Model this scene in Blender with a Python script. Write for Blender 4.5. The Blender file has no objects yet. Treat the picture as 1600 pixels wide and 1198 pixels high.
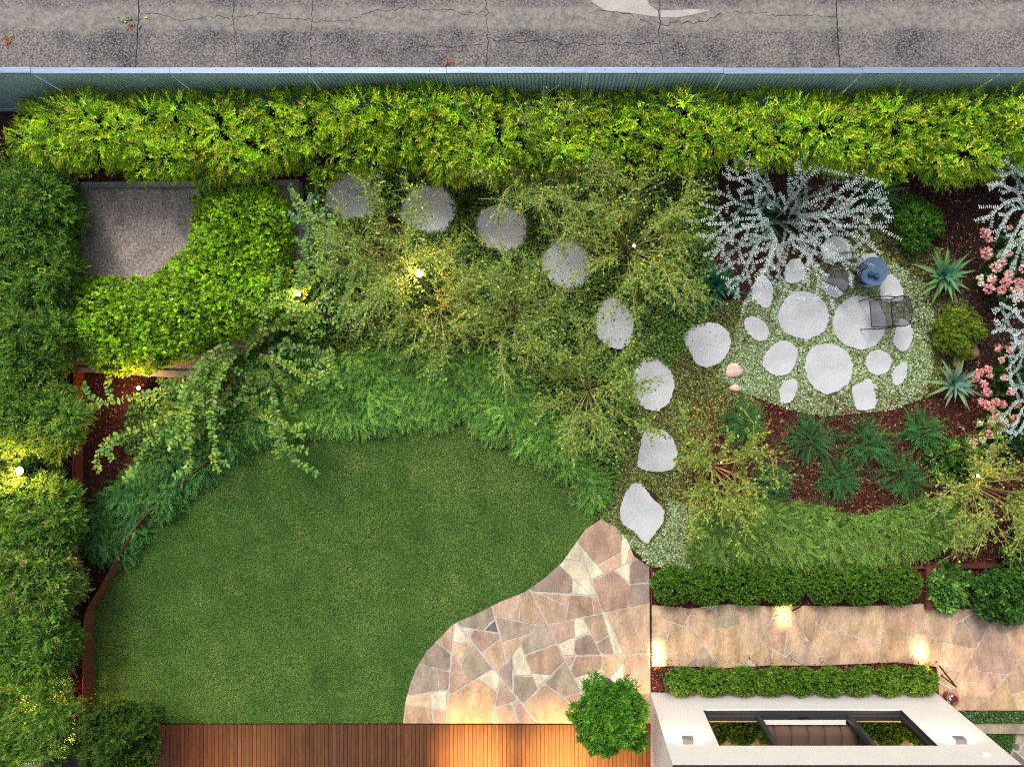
import bpy, math, random
import numpy as np
from mathutils import Vector
rng = np.random.default_rng(11)
random.seed(5)
sc = bpy.context.scene
COL = sc.collection
R = math.radians

# ------------------------------------------------------------------ camera, sky, sun, exposure
H = 14.0; F = 1100.0; NX, NY = 860.0, 575.0; S = F / H      # height, focal length in photo pixels, nadir pixel
cam = bpy.data.objects.new('camera', bpy.data.cameras.new('camera'))
COL.objects.link(cam); sc.camera = cam
cam.location = (0, 0, H)
cam.data.sensor_width = 36; cam.data.lens = F / 1600 * 36
cam.data.shift_x = -(NX - 800) / 1600; cam.data.shift_y = -(599 - NY) / 1600
cam.data.clip_end = 500
w = bpy.data.worlds.new('World'); sc.world = w; w.use_nodes = True
nt = w.node_tree; nt.nodes.clear()
sky = nt.nodes.new('ShaderNodeTexSky'); sky.sky_type = 'NISHITA'; sky.sun_disc = False
sky.sun_elevation = R(48); sky.sun_rotation = R(-20); sky.dust_density = 6; sky.air_density = 1.2; sky.ozone_density = 1.0
hs = nt.nodes.new('ShaderNodeHueSaturation'); hs.inputs['Saturation'].default_value = 0.6
bg = nt.nodes.new('ShaderNodeBackground'); bg.inputs[1].default_value = 0.145
wo = nt.nodes.new('ShaderNodeOutputWorld')
nt.links.new(sky.outputs[0], hs.inputs['Color']); nt.links.new(hs.outputs[0], bg.inputs[0]); nt.links.new(bg.outputs[0], wo.inputs[0])
sun = bpy.data.objects.new('sun', bpy.data.lights.new('sun', 'SUN')); COL.objects.link(sun)
sun.data.energy = 1.25; sun.data.angle = R(14); sun.data.color = (1.0, 0.95, 0.88)
sd = Vector((-0.22, 0.62, 0.75)).normalized()               # towards the sun
sun.rotation_euler = sd.to_track_quat('Z', 'Y').to_euler()
sc.view_settings.view_transform = 'Standard'; sc.view_settings.look = 'None'
sc.view_settings.exposure = 0.35; sc.view_settings.gamma = 1
sc.cycles.max_bounces = 6; sc.cycles.diffuse_bounces = 3; sc.cycles.transmission_bounces = 4; sc.cycles.transparent_max_bounces = 8
sc.cycles.use_denoising = False
sc.cycles.filter_width = 1.1
try: sc.cycles.sample_clamp_indirect = 4
except Exception: pass

def P(px, py, z=0.0):
    k = (H - z) / F
    return np.array([(px - NX) * k, (NY - py) * k, z])
def PA(pts, z=0.0):
    pts = np.asarray(pts, float); z = np.broadcast_to(np.asarray(z, float), (len(pts),))
    k = (H - z) / F
    return np.stack([(pts[:, 0] - NX) * k, (NY - pts[:, 1]) * k, z], 1)
def c(r, g, b, f=1.0):                                       # sRGB 0..255 to linear
    def l(v):
        v /= 255.0
        return (v / 12.92 if v <= 0.04045 else ((v + 0.055) / 1.055) ** 2.4) * f
    return np.array([l(r), l(g), l(b)])

# ------------------------------------------------------------------ materials
def material(name, base=(.5, .5, .5), rough=.7, metal=0., attr=False, spec=.4, trans=0., var=0., vscale=5., bump=0., bscale=40., coat=0.,
             emit=None, estr=0., stretch=(1, 1, 1), var2=0., v2scale=60.):
    m = bpy.data.materials.new(name); m.use_nodes = True
    n = m.node_tree.nodes; L = m.node_tree.links
    b = n['Principled BSDF']; out = n['Material Output']
    b.inputs['Roughness'].default_value = rough; b.inputs['Metallic'].default_value = metal
    b.inputs['Specular IOR Level'].default_value = spec
    if attr:
        a = n.new('ShaderNodeAttribute'); a.attribute_name = 'col'; src = a.outputs['Color']
    else:
        a = n.new('ShaderNodeRGB'); a.outputs[0].default_value = (*base, 1); src = a.outputs[0]
    tc = n.new('ShaderNodeTexCoord'); mp = n.new('ShaderNodeMapping'); mp.inputs['Scale'].default_value = stretch
    L.new(tc.outputs['Object'], mp.inputs[0])
    for amt, scl in ((var, vscale), (var2, v2scale)):
        if amt:
            nz = n.new('ShaderNodeTexNoise'); nz.inputs['Scale'].default_value = scl; nz.inputs['Detail'].default_value = 6
            L.new(mp.outputs[0], nz.inputs['Vector'])
            mr = n.new('ShaderNodeMapRange'); mr.inputs[1].default_value = .3; mr.inputs[2].default_value = .7
            mr.inputs[3].default_value = 1 - amt; mr.inputs[4].default_value = 1 + amt
            L.new(nz.outputs[0], mr.inputs[0])
            vm = n.new('ShaderNodeVectorMath'); vm.operation = 'SCALE'
            L.new(src, vm.inputs[0]); L.new(mr.outputs[0], vm.inputs['Scale']); src = vm.outputs[0]
    L.new(src, b.inputs['Base Color'])
    if bump:
        nz = n.new('ShaderNodeTexNoise'); nz.inputs['Scale'].default_value = bscale; nz.inputs['Detail'].default_value = 5
        L.new(mp.outputs[0], nz.inputs['Vector'])
        bp = n.new('ShaderNodeBump'); bp.inputs['Strength'].default_value = bump; bp.inputs['Distance'].default_value = .02
        L.new(nz.outputs[0], bp.inputs['Height']); L.new(bp.outputs[0], b.inputs['Normal'])
    if emit is not None:
        b.inputs['Emission Color'].default_value = (*emit, 1); b.inputs['Emission Strength'].default_value = estr
    if trans:
        t = n.new('ShaderNodeBsdfTranslucent'); L.new(src, t.inputs[0])
        mx = n.new('ShaderNodeMixShader'); mx.inputs[0].default_value = trans
        L.new(b.outputs[0], mx.inputs[1]); L.new(t.outputs[0], mx.inputs[2]); L.new(mx.outputs[0], out.inputs[0])
    return m
M = {}
M['leaf'] = material('leaf', attr=True, rough=.5, spec=.25, trans=.3)
M['silver'] = material('silver_leaf', attr=True, rough=.8, spec=.2, trans=.15)
M['petal'] = material('petal', attr=True, rough=.7, spec=.2, trans=.25)
M['bark'] = material('bark', attr=True, rough=.9, spec=.2, var=.25, vscale=20)
M['chip'] = material('wood_chip', attr=True, rough=.85, spec=.25)
M['grass'] = material('grass_blade', attr=True, rough=.6, spec=.25, trans=.2)
M['stone'] = material('bluestone', c(184, 186, 189), rough=.75, var=.12, vscale=2.0, bump=.25, bscale=30, var2=.05, v2scale=30)
M['flag'] = material('sandstone', attr=True, rough=.8, var=.3, vscale=5, bump=.8, bscale=22, var2=.2, v2scale=38, stretch=(1, .4, 1))
M['mortar'] = material('mortar', c(182, 174, 164), rough=.9, var=.12, vscale=12, bump=.3)
M['wood'] = material('deck_timber', attr=True, rough=.55, var=.25, vscale=6, stretch=(3, .6, 1), bump=.15)
M['mulch'] = material('mulch_ground', c(58, 34, 26), rough=.95, var=.5, vscale=14, bump=1, bscale=50, var2=.5, v2scale=70)
M['soil'] = material('soil', c(48, 36, 28), rough=.95, var=.4, vscale=14, bump=1, bscale=50, var2=.4, v2scale=70)
M['sheet'] = material('corrugated_steel', c(186, 204, 216), rough=.5, metal=.2, var=.1, vscale=2)
M['rail'] = material('galvanised_rail', c(132, 152, 178), rough=.4, metal=.35, var=.15, vscale=6, stretch=(.3, 8, 1), var2=.2, v2scale=25)
M['corten'] = material('rusted_steel', c(112, 62, 40), rough=.85, var=.25, vscale=5, bump=.2, var2=.2, v2scale=40)
M['render'] = material('white_render', c(206, 203, 199), rough=.85, var=.03, vscale=3, bump=.04, bscale=90)
M['dark'] = material('charcoal_aluminium', c(52, 54, 60), rough=.45, metal=.2, spec=.5)
M['black'] = material('black_metal', c(28, 27, 27), rough=.5, metal=.2)
M['pier'] = material('dark_grey_paint', c(66, 68, 70), rough=.8, var=.08, vscale=10, bump=.2)
M['sillm'] = material('pale_sill', c(225, 220, 214), rough=.6)
M['slab'] = material('old_concrete', c(142, 131, 125), rough=.9, var=.35, vscale=2.5, bump=.5, bscale=50, var2=.55, v2scale=26)
M['rim'] = material('weathered_rim', c(118, 118, 120), rough=.9, var=.2, vscale=6, bump=.3, var2=.15, v2scale=40)
M['table'] = material('blue_grey_metal', c(78, 104, 134), rough=.5, metal=.1, var=.08, vscale=8)
M['cup'] = material('teal_glaze', c(22, 66, 100), rough=.15, spec=.7)
M['terra'] = material('terracotta', c(142, 80, 56), rough=.8, var=.15, vscale=15)
M['rock'] = material('river_rock', attr=True, rough=.85, var=.25, vscale=12, bump=.5, var2=.15, v2scale=60)
M['fabric'] = material('taupe_fabric', c(92, 72, 64), rough=.95, var=.06, vscale=30)
M['lamp'] = material('lamp_housing', c(165, 160, 155), rough=.4, metal=.6)
M['glow'] = material('lamp_lens', (1, .8, .5), emit=(1, .66, .30), estr=45)
M['roofm'] = material('roof_metal', c(50, 54, 60), rough=.5, metal=.3)
M['crack'] = material('crack_dirt', c(46, 40, 38), rough=1)
M['room'] = material('room_plaster', c(96, 80, 66), rough=.9)
M['leafdead'] = material('dead_leaf', attr=True, rough=.8)
# glass pane: mostly mirror at this angle
g = bpy.data.materials.new('window_glass'); g.use_nodes = True; n = g.node_tree.nodes; L = g.node_tree.links; n.remove(n['Principled BSDF'])
gl = n.new('ShaderNodeBsdfGlossy'); gl.inputs['Roughness'].default_value = .03; gl.inputs[0].default_value = (.72, .62, .46, 1)
tr = n.new('ShaderNodeBsdfTransparent'); tr.inputs[0].default_value = (.45, .42, .38, 1)
mx = n.new('ShaderNodeMixShader'); mx.inputs[0].default_value = .62
L.new(tr.outputs[0], mx.inputs[1]); L.new(gl.outputs[0], mx.inputs[2]); L.new(mx.outputs[0], n['Material Output'].inputs[0]); M['glass'] = g
# fine wire mesh of the chairs: see-through weave
g = bpy.data.materials.new('wire_mesh'); g.use_nodes = True; n = g.node_tree.nodes; L = g.node_tree.links; b = n['Principled BSDF']
b.inputs['Base Color'].default_value = (*c(58, 58, 70), 1); b.inputs['Roughness'].default_value = .6
tr = n.new('ShaderNodeBsdfTransparent'); mx = n.new('ShaderNodeMixShader'); mx.inputs[0].default_value = .58
L.new(tr.outputs[0], mx.inputs[1]); L.new(b.outputs[0], mx.inputs[2]); L.new(mx.outputs[0], n['Material Output'].inputs[0]); M['mesh'] = g
# driveway concrete: pale wheel track between dark mottled bands
g = bpy.data.materials.new('driveway_concrete'); g.use_nodes = True; n = g.node_tree.nodes; L = g.node_tree.links; b = n['Principled BSDF']
b.inputs['Roughness'].default_value = .9
tc = n.new('ShaderNodeTexCoord')
def noise(scale, det=6, rough=.6):
    z = n.new('ShaderNodeTexNoise'); z.inputs['Scale'].default_value = scale; z.inputs['Detail'].default_value = det; z.inputs['Roughness'].default_value = rough
    L.new(tc.outputs['Object'], z.inputs['Vector']); return z.outputs[0]
def ramp(src, stops):
    r = n.new('ShaderNodeValToRGB'); L.new(src, r.inputs[0]); e = r.color_ramp.elements
    while len(e) < len(stops): e.new(.5)
    for k, (p, col) in enumerate(stops): e[k].position = p; e[k].color = (*col, 1)
    return r.outputs[0]
def mth(op, a, bb):
    q = n.new('ShaderNodeMath'); q.operation = op
    for i, v in enumerate((a, bb)):
        if isinstance(v, (int, float)): q.inputs[i].default_value = v
        else: L.new(v, q.inputs[i])
    return q.outputs[0]
def mixc(f, a, bb):
    q = n.new('ShaderNodeMix'); q.data_type = 'RGBA'; L.new(f, q.inputs[0])
    for i, v in ((6, a), (7, bb)):
        if isinstance(v, tuple): q.inputs[i].default_value = (*v, 1)
        else: L.new(v, q.inputs[i])
    return q.outputs[2]
sx = n.new('ShaderNodeSeparateXYZ'); L.new(tc.outputs['Object'], sx.inputs[0])
yy = mth('ADD', sx.outputs[1], mth('MULTIPLY', noise(.9, 4), .5))
band = ramp(mth('MULTIPLY', mth('SUBTRACT', yy, 5.9), .5), [(0, (1, 1, 1)), (.50, (1, 1, 1)), (.56, (.25,) * 3), (.74, (.12,) * 3), (.80, (.85,) * 3), (1, (1, 1, 1))])
patch = ramp(noise(1.0, 7, .7), [(.44, (0.,) * 3), (.62, (1, 1, 1))])
speck = ramp(noise(26, 3, .9), [(.42, tuple(c(34, 33, 40))), (.50, tuple(c(72, 71, 76))), (.60, tuple(c(146, 142, 142)))])
speck2 = ramp(noise(24, 3, .9), [(.38, tuple(c(62, 60, 63))), (.47, tuple(c(116, 110, 107))), (.62, tuple(c(158, 152, 149)))])
mott = mixc(patch, speck2, speck)
tan = mixc(ramp(noise(9, 9, .8), [(.35, (0, 0, 0)), (.65, (1, 1, 1))]), tuple(c(100, 98, 97)), tuple(c(172, 167, 158)))
vm = n.new('ShaderNodeVectorMath'); vm.operation = 'SCALE'; vm.inputs['Scale'].default_value = .8; L.new(mixc(band, tan, mott), vm.inputs[0]); L.new(vm.outputs[0], b.inputs['Base Color']); M['drive'] = g
# lawn soil-green under the blades
g = material('lawn_base', c(40, 66, 28), rough=.9, var=.3, vscale=1.2, var2=.4, v2scale=50); M['lawn'] = g

# ------------------------------------------------------------------ geometry helpers
def nrm(a):
    return a / np.maximum(np.linalg.norm(a, axis=-1, keepdims=True), 1e-9)
TM = {
 'tri': ([(0, .5, 0), (0, -.5, 0), (1, 0, 0)], [(0, 1, 2)]),
 'rh': ([(0, 0, 0), (.45, .5, .07), (1, 0, -.08), (.45, -.5, .07)], [(0, 2, 1), (0, 3, 2)]),
 'oval': ([(0, 0, 0), (.22, .4, .05), (.66, .46, .04), (1, 0, -.1), (.66, -.46, .04), (.22, -.4, .05)], [(0, 3, 2), (0, 2, 1), (0, 4, 3), (0, 5, 4)]),
 'strap': ([(0, .28, 0), (0, -.28, 0), (.45, .5, .06), (.45, 0, 0), (.45, -.5, .06), (1, 0, -.12)], [(0, 1, 3), (0, 3, 2), (1, 4, 3), (2, 3, 5), (3, 4, 5)]),
}
ORG = {}
class MB:
    def __init__(s): s.V = []; s.F = []; s.C = []; s.n = 0
    def add(s, v, faces, col=None):
        v = np.asarray(v, float).reshape(-1, 3); col = np.ones(3) * .5 if col is None else np.asarray(col, float)
        if col.ndim == 1: col = np.broadcast_to(col, v.shape)
        for f in faces:
            f = np.asarray(f, np.int64)
            if f.ndim == 1: f = f[None]
            s.F.append((f + s.n))
        s.V.append(v); s.C.append(col); s.n += len(v); return s
    def leaves(s, Pn, D, N, L, Wd, col, t='rh'):
        k = len(Pn)
        if k == 0: return s
        D = nrm(D); B = nrm(np.cross(N, D)); N2 = np.cross(D, B)
        T, Fc = TM[t]; T = np.array(T); q = len(T)
        L = np.broadcast_to(L, (k,)); Wd = np.broadcast_to(Wd, (k,))
        V = (Pn[:, None] + D[:, None] * (T[None, :, 0, None] * L[:, None, None]) + B[:, None] * (T[None, :, 1, None] * Wd[:, None, None])
             + N2[:, None] * (T[None, :, 2, None] * L[:, None, None]))
        Fc = np.array(Fc); f = (np.arange(k)[:, None, None] * q + Fc[None]).reshape(-1, Fc.shape[1])
        col = np.broadcast_to(col, (k, 3)); return s.add(V.reshape(-1, 3), [f], np.repeat(col, q, 0))
    def tubes(s, paths, r0, r1, col, sides=4):
        paths = np.asarray(paths, float)
        if paths.ndim == 2: paths = paths[None]
        k, m, _ = paths.shape
        t = np.gradient(paths, axis=1); t = nrm(t)
        ref = np.where(np.abs(t[..., 2:3]) > .9, np.array([1., 0, 0]), np.array([0., 0, 1.]))
        u = nrm(np.cross(t, ref)); v = np.cross(t, u)
        r = (np.broadcast_to(r0, (k,))[:, None] * (1 - np.linspace(0, 1, m)) + np.broadcast_to(r1, (k,))[:, None] * np.linspace(0, 1, m))
        a = np.arange(sides) * 2 * np.pi / sides
        V = paths[:, :, None] + r[:, :, None, None] * (u[:, :, None] * np.cos(a)[None, None, :, None] + v[:, :, None] * np.sin(a)[None, None, :, None])
        i, j, q = np.meshgrid(np.arange(k), np.arange(m - 1), np.arange(sides), indexing='ij')
        b = (i * m + j) * sides; q2 = (q + 1) % sides
        f = np.stack([b + q, b + q2, b + sides + q2, b + sides + q], -1).reshape(-1, 4)
        caps = [np.arange(k)[:, None] * m * sides + (m - 1) * sides + np.arange(sides)[None], (np.arange(k)[:, None] * m * sides + np.arange(sides)[None])[:, ::-1]]
        col = np.asarray(col, float)
        if col.ndim == 2: col = np.repeat(col, m * sides, 0)
        return s.add(V.reshape(-1, 3), [f] + caps, col)
    def box(s, lo, hi, col=None):
        x0, y0, z0 = lo; x1, y1, z1 = hi
        v = [(x, y, z) for z in (z0, z1) for x, y in ((x0, y0), (x1, y0), (x1, y1), (x0, y1))]
        return s.add(v, [[(3, 2, 1, 0), (4, 5, 6, 7), (0, 1, 5, 4), (1, 2, 6, 5), (2, 3, 7, 6), (3, 0, 4, 7)]], col)
    def prism(s, poly, z0, z1, bev=0., col=None):           # poly: world xy
        p = np.asarray(poly, float)[:, :2]; m = len(p)
        ar = .5 * np.sum(p[:, 0] * np.roll(p[:, 1], -1) - np.roll(p[:, 0], -1) * p[:, 1])
        if ar < 0: p = p[::-1]
        rings = [(p, z0), (p, z1 - bev)]
        if bev:
            cc = p.mean(0); d = p - cc; ln = np.linalg.norm(d, axis=1, keepdims=True); rings.append((cc + d * np.maximum(0, 1 - bev / np.maximum(ln, 1e-6)), z1))
        V = np.concatenate([np.column_stack([q, np.full(m, z)]) for q, z in rings])
        fs = []
        for r in range(len(rings) - 1):
            i = np.arange(m); j = (i + 1) % m
            fs.append(np.stack([r * m + i, r * m + j, (r + 1) * m + j, (r + 1) * m + i], 1))
        fs.append(np.arange(m)[None] + (len(rings) - 1) * m)
        return s.add(V, fs, col)
    def lathe(s, cx, cy, prof, sides=24, col=None):
        a = np.arange(sides) * 2 * np.pi / sides; m = len(prof)
        V = np.array([(cx + r * math.cos(t), cy + r * math.sin(t), z) for r, z in prof for t in a])
        i = np.arange(sides); j = (i + 1) % sides
        fs = [np.stack([r * sides + i, r * sides + j, (r + 1) * sides + j, (r + 1) * sides + i], 1) for r in range(m - 1)]
        fs.append(np.arange(sides)[None] + (m - 1) * sides); fs.append(np.arange(sides)[::-1][None])
        return s.add(V, fs, col)
    def build(s, name, mat, parent=None, loc=None, smooth=False, mats=None):
        V = np.concatenate(s.V); C_ = np.concatenate(s.C)
        if parent is not None: org = np.array(ORG[parent.name])
        elif loc is not None: org = np.array(loc, float)
        else: org = np.array([(V[:, 0].min() + V[:, 0].max()) / 2, (V[:, 1].min() + V[:, 1].max()) / 2, V[:, 2].min()])
        V = V - org
        me = bpy.data.meshes.new(name)
        me.vertices.add(len(V)); me.vertices.foreach_set('co', V.astype(np.float32).ravel())
        sizes = np.concatenate([np.full(len(f), f.shape[1]) for f in s.F]); idx = np.concatenate([f.ravel() for f in s.F])
        me.loops.add(len(idx)); me.loops.foreach_set('vertex_index', idx.astype(np.int32))
        me.polygons.add(len(sizes)); st = np.concatenate([[0], np.cumsum(sizes)[:-1]]); me.polygons.foreach_set('loop_start', st.astype(np.int32))
        me.update(calc_edges=True)
        at = me.attributes.new('col', 'FLOAT_COLOR', 'POINT'); at.data.foreach_set('color', np.column_stack([C_, np.ones(len(C_))]).astype(np.float32).ravel())
        me.polygons.foreach_set('use_smooth', np.full(len(sizes), bool(smooth)))
        me.materials.append(mat)
        o = bpy.data.objects.new(name, me); COL.objects.link(o)
        if parent is not None: o.parent = parent; o.location = (0, 0, 0)
        else: o.location = org
        ORG[o.name] = org
        return o
def thing(name, label, cat, loc, group=None):
    o = bpy.data.objects.new(name, None); COL.objects.link(o); o.location = loc; ORG[o.name] = np.array(loc, float)
    o.empty_display_size = .1; tag(o, label, cat, group); return o
def tag(o, label, cat, group=None, kind=None):
    o['label'] = label
    if cat: o['category'] = cat
    if group: o['group'] = group
    if kind: o['kind'] = kind
    return o
def struct(o, label=None, kind='structure'):
    o['kind'] = kind
    if label: o['label'] = label
    return o
def light(kind, name, parent, loc, energy, color=(1, .66, .34), size=.03, rot=None, spot=None, blend=.5, shape=None, size_y=None, spread=None):
    l = bpy.data.lights.new(name, kind); l.energy = energy; l.color = color
    if kind == 'AREA':
        l.size = size
        if size_y: l.shape = 'RECTANGLE'; l.size_y = size_y
        if spread: l.spread = spread
    else: l.shadow_soft_size = size
    if spot: l.spot_size = spot; l.spot_blend = blend
    o = bpy.data.objects.new(name, l); COL.objects.link(o); o.parent = parent; o.location = np.array(loc) - ORG[parent.name]
    if rot is not None: o.rotation_euler = rot
    return o
def pin(poly, pts):
    poly = np.asarray(poly, float); x, y = pts[:, 0], pts[:, 1]; ins = np.zeros(len(pts), bool); j = len(poly) - 1
    for i in range(len(poly)):
        xi, yi = poly[i]; xj, yj = poly[j]
        if yi != yj: ins ^= ((yi > y) != (yj > y)) & (x < (xj - xi) * (y - yi) / (yj - yi) + xi)
        j = i
    return ins
def samp(poly, n, holes=()):
    poly = np.asarray(poly, float); lo, hi = poly.min(0), poly.max(0); out = []; got = 0
    while got < n:
        p = rng.uniform(lo, hi, (n * 2, 2)); k = pin(poly, p)
        for h in holes: k &= ~pin(h, p)
        p = p[k]; out.append(p); got += len(p)
    return np.concatenate(out)[:n]
def area(poly):
    p = np.asarray(poly, float); return abs(.5 * np.sum(p[:, 0] * np.roll(p[:, 1], -1) - np.roll(p[:, 0], -1) * p[:, 1])) / S / S
def edge(poly, pts):
    poly = np.asarray(poly, float); best = np.full(len(pts), 1e9); vec = np.zeros((len(pts), 2))
    for i in range(len(poly)):
        a = poly[i]; b = poly[(i + 1) % len(poly)]; d = b - a
        t = np.clip(((pts - a) @ d) / max(d @ d, 1e-9), 0, 1); q = a + t[:, None] * d; v = q - pts; l = np.linalg.norm(v, axis=1)
        m = l < best; best[m] = l[m]; vec[m] = v[m]
    return best, vec / np.maximum(best, 1e-6)[:, None]
def circ(cx, cy, r, n=18, j=.08, ry=None):
    a = np.arange(n) * 2 * np.pi / n; k = 1 + rng.uniform(-j, j, n)
    return np.column_stack([cx + r * k * np.cos(a), cy + (ry or r) * k * np.sin(a)])
_ph = rng.uniform(0, 6.28, (12,)); _dr = rng.uniform(0, 6.28, (12,))
def lump(x, y, f=1.0, seed=0):
    v = 0
    for i in range(6):
        k = (i + seed) % 12; a = _dr[k]; ff = f * (1.2 + .75 * i)
        v = v + np.sin((x * math.cos(a) + y * math.sin(a)) * ff + _ph[k] + seed) / (1 + .35 * i)
    return v / 2.6
def ragged(poly, amp=9, step=16):
    out = []
    poly = np.array(poly, float)
    for a, b in zip(poly, np.roll(poly, -1, 0)):
        l = np.linalg.norm(b - a); k = max(1, int(l / step)); nn = np.array([-(b - a)[1], (b - a)[0]]) / max(l, 1e-6)
        out += [a + (b - a) * t / k + nn * random.gauss(0, amp * .6) for t in range(k)]
    return np.array(out)
def rnd3(k): return nrm(rng.normal(size=(k, 3)))
def pick(pal, k):
    wts = np.array([p[1] for p in pal], float); wts /= wts.sum(); i = rng.choice(len(pal), k, p=wts)
    return np.array([p[0] for p in pal])[i] * rng.uniform(.8, 1.2, (k, 1))
def sprigs(mb, Cn, A, m, sl, L, W, pal, tip=None, t='rh', sp=(.45, 1.25), jit=.3, tipk=.6, kc=None):
    k = len(Cn); A = nrm(A)
    ref = np.where(np.abs(A[:, 2:3]) > .9, np.array([1., 0, 0]), np.array([0., 0, 1.])); U = nrm(np.cross(A, ref)); V = np.cross(A, U)
    tt = np.linspace(0, 1, m)[None, :, None]; az = (np.arange(m) * 2.39996)[None, :] + rng.uniform(0, 6.28, (k, 1))
    rad = U[:, None] * np.cos(az)[..., None] + V[:, None] * np.sin(az)[..., None]
    a = sp[1] + (sp[0] - sp[1]) * tt
    D = A[:, None] * np.cos(a) + rad * np.sin(a) + rng.normal(0, jit, (k, m, 3)) * .5
    N = A[:, None] * np.sin(a) - rad * np.cos(a) + rng.normal(0, jit, (k, m, 3)) * .5
    pos = Cn[:, None] + A[:, None] * sl * tt
    base = pick(pal, k)[:, None] * rng.uniform(.75, 1.3, (k, m, 1))
    if kc is not None: base = base * kc[:, None, None]
    if tip is not None:
        tp = pick(tip, k)[:, None]; f = np.clip(tt * tipk * rng.uniform(.2, 1.6, (k, 1, 1)), 0, 1); base = base * (1 - f) + tp * f
    Ls = L * rng.uniform(.7, 1.25, (k, m)) * (1 - .25 * tt[..., 0])
    mb.leaves(pos.reshape(-1, 3), D.reshape(-1, 3), N.reshape(-1, 3), Ls.ravel(), Ls.ravel() * W / L, base.reshape(-1, 3), t)
    return mb
def mass(mb, poly, h, z0, n, m, sl, L, W, pal, tip=None, t='rh', Rpx=40, rough=.15, depth=.12, f=1.0, round_=.6, up=.8, seed=0, lean=.0, gap=0., sp=(.45, 1.25), zbase=0., tipk=.6):
    """leaf clumps over the dome that rises from poly (pixel outline of its widest ring)"""
    p = samp(poly, n); d, v = edge(poly, p); e = np.clip(d / Rpx, 0, 1)
    w0 = PA(p, h)
    def LM(x, y): return lump(x, y, f, seed) * .75 + .5 * lump(x, y, f * 2.6, seed + 5)
    lm = LM(w0[:, 0], w0[:, 1])
    if gap:
        kk = lm > -gap; p, d, v, e, w0, lm = [q[kk] for q in (p, d, v, e, w0, lm)]
    prof = 1 - round_ * (1 - e) ** 2
    dp = np.minimum(rng.exponential(depth, len(p)), h * .8)
    z = np.maximum(zbase + (h - zbase) * prof + rough * lm - dp, z0)
    z = np.minimum(z, 1.62); Cn = PA(p, z)
    ax = np.column_stack([v[:, 0] * (1 - e) * 1.1, -v[:, 1] * (1 - e) * 1.1, np.full(len(p), up)]) + rng.normal(0, .38, (len(p), 3))
    gx = (LM(w0[:, 0] + .03, w0[:, 1]) - lm) / .03; gy = (LM(w0[:, 0], w0[:, 1] + .03) - lm) / .03; gs = min(rough * 1.6, .3)
    ax[:, 0] -= np.clip(gx * gs, -.9, .9); ax[:, 1] -= np.clip(gy * gs, -.9, .9)
    ax[:, 1] += lean
    kc = np.clip(1 + .28 * lump(w0[:, 0], w0[:, 1], f * 3.1, seed + 2) + rng.normal(0, .15, len(p)), .45, 1.6)
    return sprigs(mb, Cn, ax, m, sl, L, W, pal, tip, t, sp, tipk=tipk, kc=kc)
def stems(mb, pts, h, z0=0., n=5, col=c(84, 62, 44), r=.012, spread=.25):
    paths = []
    for q in pts:
        for i in range(n):
            a = random.uniform(0, 6.28); s = random.uniform(.3, 1) * spread
            paths.append([q + np.array([math.cos(a) * s * u ** 1.3, math.sin(a) * s * u ** 1.3, z0 + (h - z0) * u]) for u in (0, .35, .7, 1)])
    return mb.tubes(np.array(paths), r, r * .4, col)

# ------------------------------------------------------------------ regions in photo pixels
LAWN = [(143, 1131), (144, 960), (150, 936), (162, 910), (180, 880), (200, 850), (240, 798), (300, 745), (345, 708), (420, 680), (500, 663), (600, 657), (715, 660), (770, 678), (820, 705), (872, 742), (906, 775), (936, 808),
        (915, 828), (898, 852), (878, 880), (850, 905), (820, 926), (780, 942), (745, 960), (718, 973), (706, 982), (688, 995), (668, 1015), (652, 1040), (642, 1065), (634, 1095), (630, 1128.5), (248, 1129), (145, 1131)]
PATIO = [(630, 1128), (634, 1095), (642, 1065), (652, 1040), (668, 1015), (688, 995), (706, 976), (718, 969), (745, 958), (780, 940), (820, 924), (850, 903), (878, 878), (898, 850), (915, 826), (938, 811),
         (962, 822), (980, 842), (990, 868), (1014, 885), (1016.5, 1128)]
PATH = [(1018, 944), (1060, 947), (1080, 950), (1110, 944), (1160, 942), (1200, 946), (1270, 945), (1330, 946), (1442, 942), (1455, 952), (1480, 950), (1540, 951), (1640, 951), (1640, 1108), (1466, 1108), (1466, 1083),
        (1462, 1040), (1400, 1033), (1350, 1035), (1285, 1038), (1200, 1038), (1150, 1041), (1120, 1043), (1090, 1040), (1050, 1039), (1018, 1040)]

# ------------------------------------------------------------------ ground and paving
mb = MB(); mb.add([(-60, -60, 0), (60, -60, 0), (60, 60, 0), (-60, 60, 0)], [(0, 1, 2, 3)]); struct(mb.build('ground', M['mulch'], loc=(0, 0, 0)))
mb = MB(); y0 = 5.2; mb.box((-22, y0, -.1), (22, 11.5, .03)); struct(mb.build('driveway', M['drive'], loc=(0, 0, 0)), 'mottled old concrete driveway beyond the fence')
mb = MB()
def crack(pts, wd=.008, z=.034, jag=.02):
    pts = np.array([P(x, y, 0)[:2] for x, y in pts]); out = []
    for a, b in zip(pts[:-1], pts[1:]):
        k = max(2, int(np.linalg.norm(b - a) / .07)); tt = np.linspace(0, 1, k, endpoint=False)[:, None]
        out.append(a + (b - a) * tt)
    q = np.concatenate(out + [pts[-1:]]); q[1:-1] += rng.normal(0, jag, (len(q) - 2, 2))
    t = np.gradient(q, axis=0); t /= np.maximum(np.linalg.norm(t, axis=1, keepdims=True), 1e-6); nn = np.column_stack([-t[:, 1], t[:, 0]]); ww = wd * .55 * rng.uniform(.4, 1.5, (len(q), 1))
    V = np.concatenate([np.column_stack([q - nn * ww, np.full(len(q), z)]), np.column_stack([q + nn * ww, np.full(len(q), z)])]); k = len(q); i = np.arange(k - 1)
    mb.add(V, [np.stack([i + k, i, i + 1, i + 1 + k], 1)])
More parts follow.
